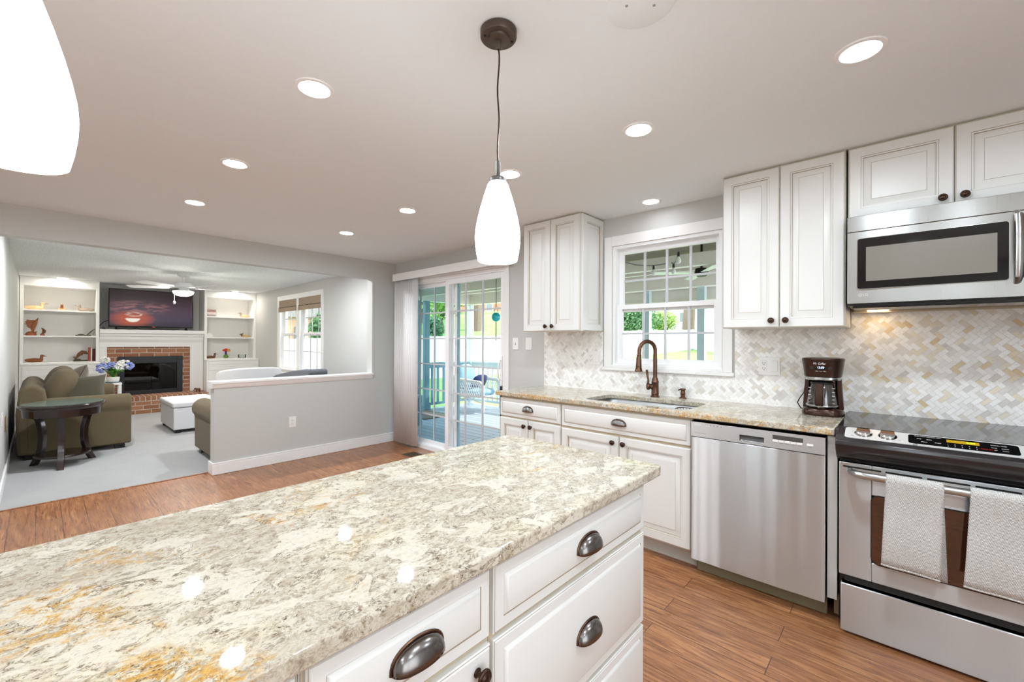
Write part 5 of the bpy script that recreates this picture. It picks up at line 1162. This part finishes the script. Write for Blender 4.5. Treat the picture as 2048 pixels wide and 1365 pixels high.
# barrel chair
bx_, by_ = -3.05, -.78
t = thing('barrel_chair', 'white barrel-back chair by the living room window', 'chair', (bx_, by_, 0))
b = MB(); rows = []
for z, r_ in ((.08, .36), (.30, .39), (.55, .41)): rows.append((z, r_))
outer = []; N_ = 40
def barrel(t_): # arc open toward the fireplace
    return R(-150+300*t_)
prof = []
for i in range(N_+1):
    a = barrel(i/N_); k = math.sin(math.pi*i/N_); ht = .60+.265*k**.6
    ring = [(.33, .10), (.365, .30), (.385, ht-.06), (.395, ht-.015), (.425, ht), (.455, ht-.02), (.46, ht-.07), (.44, .30), (.40, .08), (.33, .08)]
    prof.append([(bx_+r_*math.cos(a), by_+r_*math.sin(a), z) for r_, z in ring])
b.grid(prof); b.add(prof[0], [list(range(len(prof[0])))]); b.add(prof[-1], [list(range(len(prof[-1])))]); b.build('shell', 'white_leather', t)
b = MB(); b.lathe([(.0, .08), (.33, .08), (.34, .12), (.34, .40), (.31, .44), (.0, .45)], (bx_, by_, 0), Z, 36, caps=False); b.build('seat', 'white_leather', t)
b = MB(); b.lathe([(.0, .005), (.30, .005), (.30, .08), (.0, .08)], (bx_, by_, 0), Z, 36, caps=False); b.build('plinth', 'black_plastic', t)
# dark grey lounge chair behind the half wall: only its sloping backrest top shows
gx_, gy_ = -1.62, -.72
t = thing('lounge_chair', 'dark grey lounge chair whose sloping top edge shows above the half wall', 'chair', (gx_, gy_, 0))
b = MB(); b.box(-2.25, -1.05, -.95, -.42, .18, .42); b.build('seat', 'grey_dark', t, bevel=.04, seg=3)
b = MB(); b.prism([(-2.28, .42), (-1.05, .42), (-1.0, .868), (-1.02, .898), (-1.10, .902), (-1.6, .855), (-2.2, .765), (-2.32, .735)], 'y', -.68, -.42); b.build('backrest', 'grey_dark', t, bevel=.025, seg=3)
for x in (-2.15, -1.15):
    for y in (-.88, -.5): b = MB(); b.cyl((x, y, .005), (x, y, .18), .02, seg=10); b.build('leg', 'black_plastic', t)
# white plant table, hydrangea
t = thing('plant_table', 'small white table holding the hydrangea at the far end of the loveseat', 'side table', (-4.66, -2.30, 0))
b = MB(); b.box(-4.80, -4.55, -2.43, -2.185, .555, .588); b.build('top', 'trim_white', t, bevel=.004)
for x in (-4.78, -4.57):
    for y in (-2.41, -2.205): MB().box(x-.015, x+.015, y-.015, y+.015, .005, .555).build('leg', 'trim_white', t)
px_, py_, pz_ = -4.67, -2.285, .589
t = thing('plant_tray', 'dark blue tray under the hydrangea pot', 'tray', (px_, py_, pz_))
b = MB(); b.lathe([(.0, 0), (.09, 0), (.10, .014), (.096, .014), (.085, .005), (.0, .005)], (px_, py_, pz_), Z, 28, caps=False); b.build('dish', 'tray_blue', t)
t = thing('hydrangea', 'potted hydrangea with blue and white flower heads in front of the fireplace', 'potted plant', (px_, py_, pz_+.006))
b = MB(); b.lathe([(.055, .0), (.075, .01), (.085, .07), (.082, .085), (.078, .085), (.075, .07), (.0, .065)], (px_, py_, pz_+.006), Z, 24, caps=False); b.build('pot', 'pot_white', t)
rn = random.Random(5)
heads = [(-.13, .24, 'hydrangea_blue', .075), (-.02, .27, 'hydrangea_blue', .07), (.13, .29, 'hydrangea_white', .085), (.20, .26, 'hydrangea_blue', .06), (-.10, .37, 'hydrangea_white', .055), (.06, .25, 'hydrangea_white', .06)]
for dy, dz, m_, r_ in heads:
    b = MB(); c = Vector((px_+rn.uniform(-.06, .06), py_+dy, pz_+dz))
    for i in range(70):
        d_ = Vector((rn.gauss(0, 1), rn.gauss(0, 1), rn.gauss(0, 1))).normalized(); p = c+d_*r_*rn.uniform(.75, 1); b.ell(p, .018, .018, .012, 6, 4)
    hd = b.build('flower_head', m_, t)
    b = MB(); b.tube([(px_, py_, pz_+.07), (px_, py_+dy*.5, pz_+.07+(dz-.07)*.6), c], .005, 6); b.build('stem', 'leaf_green', hd)
b = MB()
for i in range(16):
    a = rn.uniform(0, 6.28); l_ = rn.uniform(.10, .17); d_ = Vector((math.cos(a), math.sin(a), 0)); s_ = Vector((-d_.y, d_.x, 0)); o_ = Vector((px_, py_, pz_+.09+rn.uniform(0, .05)))
    pts = [(o_+d_*l_*k+Z*(.10*math.sin(k*2.2)), .045*math.sin(math.pi*min(1, k*.9+.08))) for k in (0, .25, .5, .75, 1)]
    b.grid([[p-s_*w_, p+Z*-.008, p+s_*w_] for p, w_ in pts])
b.build('leaves', 'leaf_green', t, solid=.001)
# brass plate on the living room wall
t = thing('wall_plate', 'small brass cover plate on the living room wall left of the loveseat', 'wall plate', (-1.37, YW+.003, .50))
MB().box(-1.41, -1.33, YW, YW+.006, .42, .56).build('cover', 'brass', t, bevel=.002)

# ---------------------------------------------------------------- porch outside
DZ = -.03
structure(MB().box(-2.02, 7.2, .152, 3.16, DZ-.12, DZ).build('floor_deck', 'deck_boards'))
def post(x, y, w, label, mat='post_teal', z1=2.06):
    t = thing('porch_post', label, 'post', (x, y, DZ), group='porch posts')
    MB().box(x-w/2, x+w/2, y-w/2, y+w/2, DZ, z1).build('shaft', mat, t, bevel=.004)
    b = MB(); b.box(x-w/2-.015, x+w/2+.015, y-w/2-.015, y+w/2+.015, DZ, DZ+.08); b.build('base_trim', mat, t, bevel=.003); return t
post(-1.95, 1.93, .10, 'blue-grey porch post in the middle of the left door panel', 'post_blue')
post(-1.95, 1.74, .07, 'blue-grey porch post nearest the blind, left door panel', 'post_blue')
post(-1.95, 3.08, .10, 'porch post at the far corner of the deck, behind the wicker chair')
post(2.01, 3.08, .09, 'porch post seen behind the faucet through the window')
post(2.80, 3.08, .10, 'teal porch post seen in the right part of the kitchen window')
post(6.0, 3.08, .10, 'porch post hidden by the upper cabinets')
def railing(label, p0, p1, mat):
    p0, p1 = Vector(p0), Vector(p1); d_ = (p1-p0); L_ = d_.length; d_.normalize(); s_ = Vector((-d_.y, d_.x, 0))
    t = thing('deck_railing', label, 'railing', (p0+p1)/2, group='deck railings')
    def bar(b, a, c, w, z0, z1):
        q = [p0+d_*a-s_*w, p0+d_*c-s_*w, p0+d_*c+s_*w, p0+d_*a+s_*w]; b.prism([(v_.x, v_.y) for v_ in q], 'z', z0, z1)
    b = MB(); bar(b, 0, L_, .045, .835, .87); bar(b, 0, L_, .02, .76, .835); b.build('top_rail', mat, t, bevel=.003)
    b = MB(); bar(b, 0, L_, .02, .04, .09); b.build('bottom_rail', mat, t)
    k = int(L_/.135)
    for i in range(k):
        a = (i+.5)*L_/k; b = MB(); bar(b, a-.018, a+.018, .018, .09, .76); b.build('baluster', mat, t)
railing('blue-grey deck railing on the left side of the porch', (-1.95, 2.0, DZ), (-1.95, 3.01, DZ), 'post_blue')
railing('pale blue-grey deck railing along the back of the porch behind the wicker chair', (-1.88, 3.08, DZ), (1.94, 3.08, DZ), 'post_teal')
railing('deck railing of the porch beyond the kitchen window', (2.88, 3.08, DZ), (5.92, 3.08, DZ), 'post_teal')
# gate frame at the side opening
t = thing('porch_gate', 'blue-grey gate at the side opening of the porch', 'gate', (-1.95, .98, DZ))
b = MB(); b.box(-1.98, -1.92, .45, .52, DZ, 2.06); b.box(-1.98, -1.92, .52, 1.49, 1.72, 1.80); b.box(-1.97, -1.93, .52, 1.49, .78, .86); b.box(-1.97, -1.93, .52, 1.49, .02, .10); b.build('frame', 'post_blue', t)
for i in range(7): MB().box(-1.965, -1.935, .60+i*.13, .635+i*.13, .10, .78).build('baluster', 'post_blue', t)
# roof
t = thing('porch_roof', 'porch roof of grey boards on white beams outside the window', 'roof', (2.5, 1.7, 2.06))
b = MB(); b.box(-2.3, 7.2, .152, 3.5, 2.44, 2.50); b.build('boards', 'roof_board', t)
b = MB(); b.box(-2.10, 7.2, 3.0, 3.15, 2.06, 2.30); b.build('outer_beam', 'beam_white', t, bevel=.004)
b = MB(); b.box(-2.03, -1.88, .16, 2.998, 2.06, 2.28); b.build('side_beam', 'beam_white', t, bevel=.004)
b = MB(); b.box(-1.87, 7.2, 1.72, 1.80, 2.13, 2.27); b.build('cross_beam', 'beam_white', t, bevel=.004)
b = MB(); b.box(-1.87, 7.2, .95, 1.0, 2.28, 2.42); b.build('cross_beam', 'beam_white', t, bevel=.004)
b = MB(); b.box(-1.87, 7.2, 2.45, 2.50, 2.2, 2.32); b.build('cross_beam', 'beam_white', t, bevel=.004)
# string lights
def festoon(label, anchors, group='string lights under the porch roof'):
    t = thing('string_lights', label, 'string lights', anchors[0], group=group); pts = []; rn_ = random.Random(len(anchors)); bulbs = []
    for a, c in zip(anchors, anchors[1:]):
        a, c = Vector(a), Vector(c)
        for i in range(9):
            k = i/8; p = a.lerp(c, k)-Z*(.10*math.sin(math.pi*k)); pts.append(p)
            if i in (2, 6): bulbs.append(p)
    b = MB(); b.tube(pts, .006, 6); b.build('cord', 'beam_white' if 'door' in label else 'cord_grey', t)
    for p in bulbs:
        b = MB(); b.lathe([(.010, 0), (.012, -.02), (.012, -.045)], p, Z, 10); s_ = b.build('socket', 'black_plastic', t)
        b = MB(); b.lathe([(.010, -.045), (.022, -.07), (.026, -.09), (.018, -.11), (0, -.118)], p, Z, 12, caps=False); b.build('bulb', 'pot_white', s_)
festoon('string lights seen through the kitchen window', [(1.6, 1.76, 2.18), (2.4, .98, 2.30), (2.9, 1.76, 2.20), (3.3, 1.0, 2.28)])
festoon('string lights seen through the sliding door', [(-1.85, 2.0, 2.42), (1.9, 2.3, 2.40), (-1.85, 1.3, 2.42), (1.9, 1.1, 2.42)])
t = thing('roller_blind', 'pale grey roll-down outdoor blind under the outer porch beam, upper part of the kitchen window', 'blind', (3.4, 3.2, 1.86))
b = MB(); b.box(1.5, 6.5, 3.19, 3.2, 1.90, 2.24); b.build('cloth', 'shade_cloth', t)
b = MB(); b.tube([(1.5, 3.195, 1.885), (6.5, 3.195, 1.885)], .02, 10); b.build('hem_bar', 'beam_white', t)
# porch fan (dark, behind the right part of the window)
t = thing('porch_fan', 'dark porch ceiling fan at the right edge of the kitchen window', 'ceiling fan', (3.12, 2.1, 2.07))
b = MB(); b.cyl((3.12, 2.1, 2.12), (3.12, 2.1, 2.44), .015); b.lathe([(.02, .10), (.07, .09), (.08, .03), (.05, .0), (0, 0)], (3.12, 2.1, 2.06), Z, 20); b.build('motor', 'black_plastic', t)
for i in range(4):
    b = MB(); b.prism([(.10, -.04), (.55, -.055), (.57, 0), (.55, .055), (.10, .04)], 'z', -.003, .003); b.xf(0, Matrix.Translation((3.12, 2.1, 2.10)) @ Matrix.Rotation(R(35+90*i), 4, 'Z') @ Matrix.Rotation(R(8), 4, 'X')); b.build('blade', 'pot_white', t)
# turquoise hanging ball
t = thing('glass_float', 'turquoise glass ball hanging from the porch roof outside the sliding door', 'hanging ornament', (1.0, .84, 1.6)); hx, hy = 1.0, .84
b = MB(); b.ell((hx, hy, 1.60), .058, .058, .058, 20, 14); b.build('ball', 'turquoise_glass', t)
b = MB(); b.tube([(hx, hy, 2.44), (hx, hy, 1.78)], .005, 6); b.tube([(hx, hy, 1.78), (hx-.04, hy, 1.64)], .003, 6); b.tube([(hx, hy, 1.78), (hx+.04, hy, 1.64)], .003, 6); b.build('hanger', 'cord_grey', t)
b = MB(); b.cyl((hx, hy, 1.54), (hx, hy, 1.30), .006, seg=8); b.build('clapper', 'dark_metal', t)
# door mat
t = thing('door_mat', 'brown mat on the deck by the left railing', 'mat', (-1.5, 1.55, DZ))
MB().box(-1.84, -1.05, 1.25, 1.84, DZ+.001, DZ+.014).build('pile', 'coir_mat', t, bevel=.003)
# wicker chair
t = thing('wicker_chair', 'white wicker armchair with pale blue cushions on the porch', 'armchair', (-1.22, 2.56, DZ), R(14))
def wk(pts, r, sq=1): b = MB(); b.tube(pts, r, 8, sq=sq); return b
for s, nm in ((-1, 'near'), (1, 'far')):
    y = s*.30
    wk([(-.30, y*.9, .62), (-.20, y, .60), (.05, y*1.08, .585), (.30, y*1.1, .56), (.36, y*1.1, .50), (.37, y*1.08, .3), (.36, y*1.05, .02)], [.03, .03, .032, .034, .034, .028, .028]).build('arm', 'wicker_white', t, local=True)
    wk([(-.28, y, .35), (-.34, y, .10), (-.36, y, .02)], .024).build('rear_leg', 'wicker_white', t, local=True)
    b = MB()
    for i in range(13):
        x = -.26+i*.048
        b.tube([(x, y*1.03, .30), (min(.34, x+.12), y*1.06, .57)], .006, 5); b.tube([(x, y*1.03, .57), (min(.34, x+.12), y*1.06, .30)], .006, 5)
    b.build('side_weave', 'wicker_white', t, local=True)
    b = wk([(-.34, y, .20), (0, y*.95, .26), (.36, y, .18)], .012); b.build('stretcher', 'wicker_white', t, local=True)
b = MB(); b.box(-.28, .36, -.30, .30, .27, .31); b.build('seat_frame', 'wicker_white', t, local=True, bevel=.01)
b = MB(); rows = []
for i in range(15):
    a = R(-70+140*i/14); rows.append([(-.20-.14*math.cos(a)-.10*k, .31*math.sin(a)/math.sin(R(70)), .32+k*(.52-.18*(a/R(70))**2)) for k in (0, .25, .5, .75, 1)])
b.grid(rows); b.build('back_weave', 'wicker_white', t, local=True, solid=.02)
b = MB(); cushion(b, (.05, 0, .355), .31, .27, .07, 3.5); b.build('seat_cushion', 'blue_cushion', t, local=True)
b = MB(); cushion(b, (-.20, 0, .63), .27, .25, .07, 2.6, Matrix.Rotation(R(-100), 4, 'Y') @ Matrix.Rotation(R(90), 4, 'Z')); b.build('back_cushion', 'blue_cushion', t, local=True)
t2_ = thing('navy_pillow', 'navy pillow lying on the wicker chair', 'pillow', (-1.17, 2.60, DZ+.53), R(14))
b = MB(); cushion(b, (0, 0, 0), .17, .20, .055, 3.0, ez(0, -62, -8).to_4x4()); b.build('cover', 'navy_cushion', t2_, local=True)
# far bench part and storage bin by the lawn
t = thing('patio_bench', 'blue wooden bench end just outside the fixed door panel', 'bench', (-.35, .95, DZ))
b = MB(); b.box(-.98, -.72, .62, .95, .40, .44); b.build('seat', 'post_blue', t)
for x in (-.95, -.75):
    for y in (.65, .92): MB().box(x-.03, x+.03, y-.03, y+.03, DZ, .40).build('leg', 'post_blue', t)

# ---------------------------------------------------------------- yard
FP = [((-9.6, -6.0), -.4), ((-8.64, .87), -.25), ((-8.64, 2.21), -.15), ((-7.61, 5.85), -.05), ((-6.93, 9.17), 0), ((-6.32, 17.83), .38), ((-7.04, 30.67), .75), ((-3.91, 26.76), .6), ((1.76, 23.81), .4), ((14, 20), .2)]
near = [(-2.4, -6), (-2.4, .2), (-2.4, 1.2), (-2.4, 2.6), (-2.3, 3.6), (-.5, 3.8), (1.2, 3.8), (2.6, 3.8), (4.0, 3.8), (7.5, 3.8)]
b = MB(); rows = []
for (q, zb), nr in zip(FP, near):
    row = []
    for k in (0, .3, .6, .85, 1): row.append((nr[0]+(q[0]-nr[0])*k, nr[1]+(q[1]-nr[1])*k, -.75+(zb+.75)*k**.8))
    rows.append(row)
b.grid(rows); o = b.build('ground_lawn', 'lawn'); structure(o)
hills = [1.5, 1.8, 2.5, 3.6, 4.2, 3.4, 3.0, 2.9, 2.8, 2.6]; cxy = Vector((4.85, -3.1))
b = MB(); rows = []
for (q, zb), hz in zip(FP, hills):
    q2 = Vector(q); row = [(q[0], q[1], zb-.02)]
    for k, zz in ((1.25, zb+.1), (1.7, (zb+hz)/2), (2.4, hz), (4.0, hz+.6), (7.0, hz+.5)):
        p = cxy+(q2-cxy)*k; row.append((p.x, p.y, zz))
    rows.append(row)
b.grid(rows); structure(b.build('ground_hill', 'hill_grass'))
t = thing('vinyl_fence', 'long white vinyl privacy fence around the lawn', 'fence', (-7, 9, 0))
for (p, za), (q, zb) in zip(FP[:-1], FP[1:]):
    p, q = Vector((*p, za)), Vector((*q, zb)); d_ = q-p; L_ = d_.length; k = max(1, round(L_/2.4)); s_ = Vector((-d_.y, d_.x, 0)).normalized()*.03
    b = MB(); b.add([p-s_, q-s_, q+s_, p+s_, p-s_+Z*1.5, q-s_+Z*1.5, q+s_+Z*1.5, p+s_+Z*1.5], [(0, 1, 2, 3), (4, 5, 6, 7), (0, 1, 5, 4), (1, 2, 6, 5), (2, 3, 7, 6), (3, 0, 4, 7)]); b.build('panel', 'fence_white', t)
    for i in range(k):
        c = p.lerp(q, i/k); b = MB(); b.box(c.x-.065, c.x+.065, c.y-.065, c.y+.065, c.z-.1, c.z+1.54); b.build('post', 'fence_white', t)
def leafy(b, c, rx, rz, n, s, rn):
    for i in range(n):
        d_ = Vector((rn.gauss(0, 1), rn.gauss(0, 1), rn.gauss(0, 1))).normalized()*rn.uniform(.55, 1); p = Vector(c)+Vector((d_.x*rx, d_.y*rx, d_.z*rz))
        a = Vector((rn.uniform(-1, 1), rn.uniform(-1, 1), rn.uniform(-1, 1))).normalized(); e = a.orthogonal().normalized(); f = a.cross(e); w_ = s*rn.uniform(.6, 1.3)
        b.add([p-e*w_, p-f*w_*.6, p+e*w_, p+f*w_*.6], [(0, 1, 2, 3)])
def tree(name, label, base, h, rx, mat, n=900, s=.16, trunk=.12, bare=.3, cat='tree', group='trees beyond the fence'):
    rn_ = random.Random(hash(label) % 1000 if False else len(label)); t = thing(name, label, cat, base, group=group); x, y, z = base
    b = MB(); b.tube([(x, y, z-2.5), (x+.03*h, y, z+h*bare*.6), (x-.02*h, y, z+h*bare), (x+.03*h, y+.02*h, z+h*.8)], [trunk*1.4, trunk, trunk*.9, trunk*.2], 10)
    for i in range(4):
        a = i*1.6; b.tube([(x, y, z+h*(bare+.05*i)), (x+rx*.5*math.cos(a), y+rx*.5*math.sin(a), z+h*(bare+.25+.05*i))], [trunk*.5, trunk*.12], 6)
    b.build('trunk', 'bark', t)
    b = MB(); hc = h*(1-bare)/2; leafy(b, (x, y, z+h*bare+hc), rx, hc, n, s, rn_)
    for i in range(5): leafy(b, (x+rn_.uniform(-.5, .5)*rx, y+rn_.uniform(-.5, .5)*rx, z+h*bare+hc*rn_.uniform(.6, 1.5)), rx*.45, hc*.4, n//5, s, rn_)
    b.build('foliage', mat, t); return t
tree('broad_tree', 'tall bare-trunked tree on the hill, right door panel', (-15.8, 16.0, 1.9), 9, 2.6, 'foliage_pale', 500, .2, .32, .5)
tree('round_shrub', 'small dark shrub above the fence, left door panel', (-11.3, 9.3, .9), 1.6, .45, 'foliage_dark', 900, .07, .04, .1, 'shrub')
tree('lime_tree', 'lime green tree on the hill, left door panel', (-15.8, 13.3, 1.8), 3.6, 1.3, 'foliage_lime', 900, .17, .1, .2)
tree('lime_tree', 'large yellow-green tree behind the porch gate', (-20, 14.9, 2.2), 5.6, 2.6, 'foliage_lime', 1800, .16, .15, .2)
tree('pale_tree', 'pale spring tree high on the hill behind the far deck corner', (-24.6, 21.5, 3.2), 4.2, 2.6, 'foliage_pale', 800, .26, .15, .25)
tree('evergreen_shrub', 'dark evergreen shrub behind the fence, left in the kitchen window', (-9.9, 26.7, 1.6), 2.5, 2.0, 'foliage_dark', 2600, .10, .08, .05, 'shrub')
tree('lime_shrub', 'bright lime shrub beside the evergreen in the kitchen window', (-9.0, 30, 1.9), 1.9, 1.1, 'foliage_lime', 1500, .09, .06, .1, 'shrub')
tree('grey_tree', 'thick leaning grey tree trunk behind the fence in the kitchen window', (-8.5, 33.4, 1.9), 10, 2.5, 'foliage_pale', 300, .2, .42, .6)
tree('pale_tree', 'pale feathery tree at the right of the kitchen window', (-4.6, 32.0, 1.9), 4.2, 1.5, 'foliage_pale', 900, .16, .09, .2)
tree('green_bush', 'green bush in front of the wooden shed beyond the living room window', (-16.5, 6.4, .8), 1.9, .7, 'foliage_dark', 600, .12, .05, .1, 'shrub')
def house(name, label, x0, x1, y0, y1, z, h, mat):
    t = thing(name, label, 'building', ((x0+x1)/2, (y0+y1)/2, z), group='houses beyond the fence')
    MB().box(x0, x1, y0, y1, z, z+h).build('wall', mat, t); ym = (y0+y1)/2
    MB().prism([(y0-.4, z+h), (y1+.4, z+h), (ym, z+h+1.8)], 'x', x0-.3, x1+.3).build('roof', 'house_roof', t)
    for i in range(3):
        x = x0+(x1-x0)*(i+.5)/3; f = MB(); f.frame(x-.55, x+.55, z+h*.35, z+h*.75, .09, y0-.06, y0); w_ = f.build('window', 'vinyl_white', t); MB().box(x-.46, x+.46, y0-.03, y0-.01, z+h*.35+.09, z+h*.75-.09).build('pane', 'house_window', w_)
    return t
house('house', 'pale house far behind the fence in the kitchen window', -24, -14, 52, 60, 2.6, 3.4, 'house_white')
house('house', 'brick house on the hill behind the wicker chair', -36, -27, 30, 38, 3.6, 2.8, 'house_brick')
t = thing('garden_shed', 'pinkish wooden shed beyond the fence, in the living room window', 'shed', (-19.5, 7, .8))
MB().box(-21, -18.5, 5.0, 9.0, .7, 2.5).build('wall', 'shed_wood', t); MB().prism([(4.7, 2.5), (9.3, 2.5), (7, 3.4)], 'x', -21.2, -18.3).build('roof', 'house_roof', t)
for y in (5.8, 7.6): MB().box(-18.49, -18.44, y, y+.6, 1.3, 2.0).build('window', 'house_window', t)
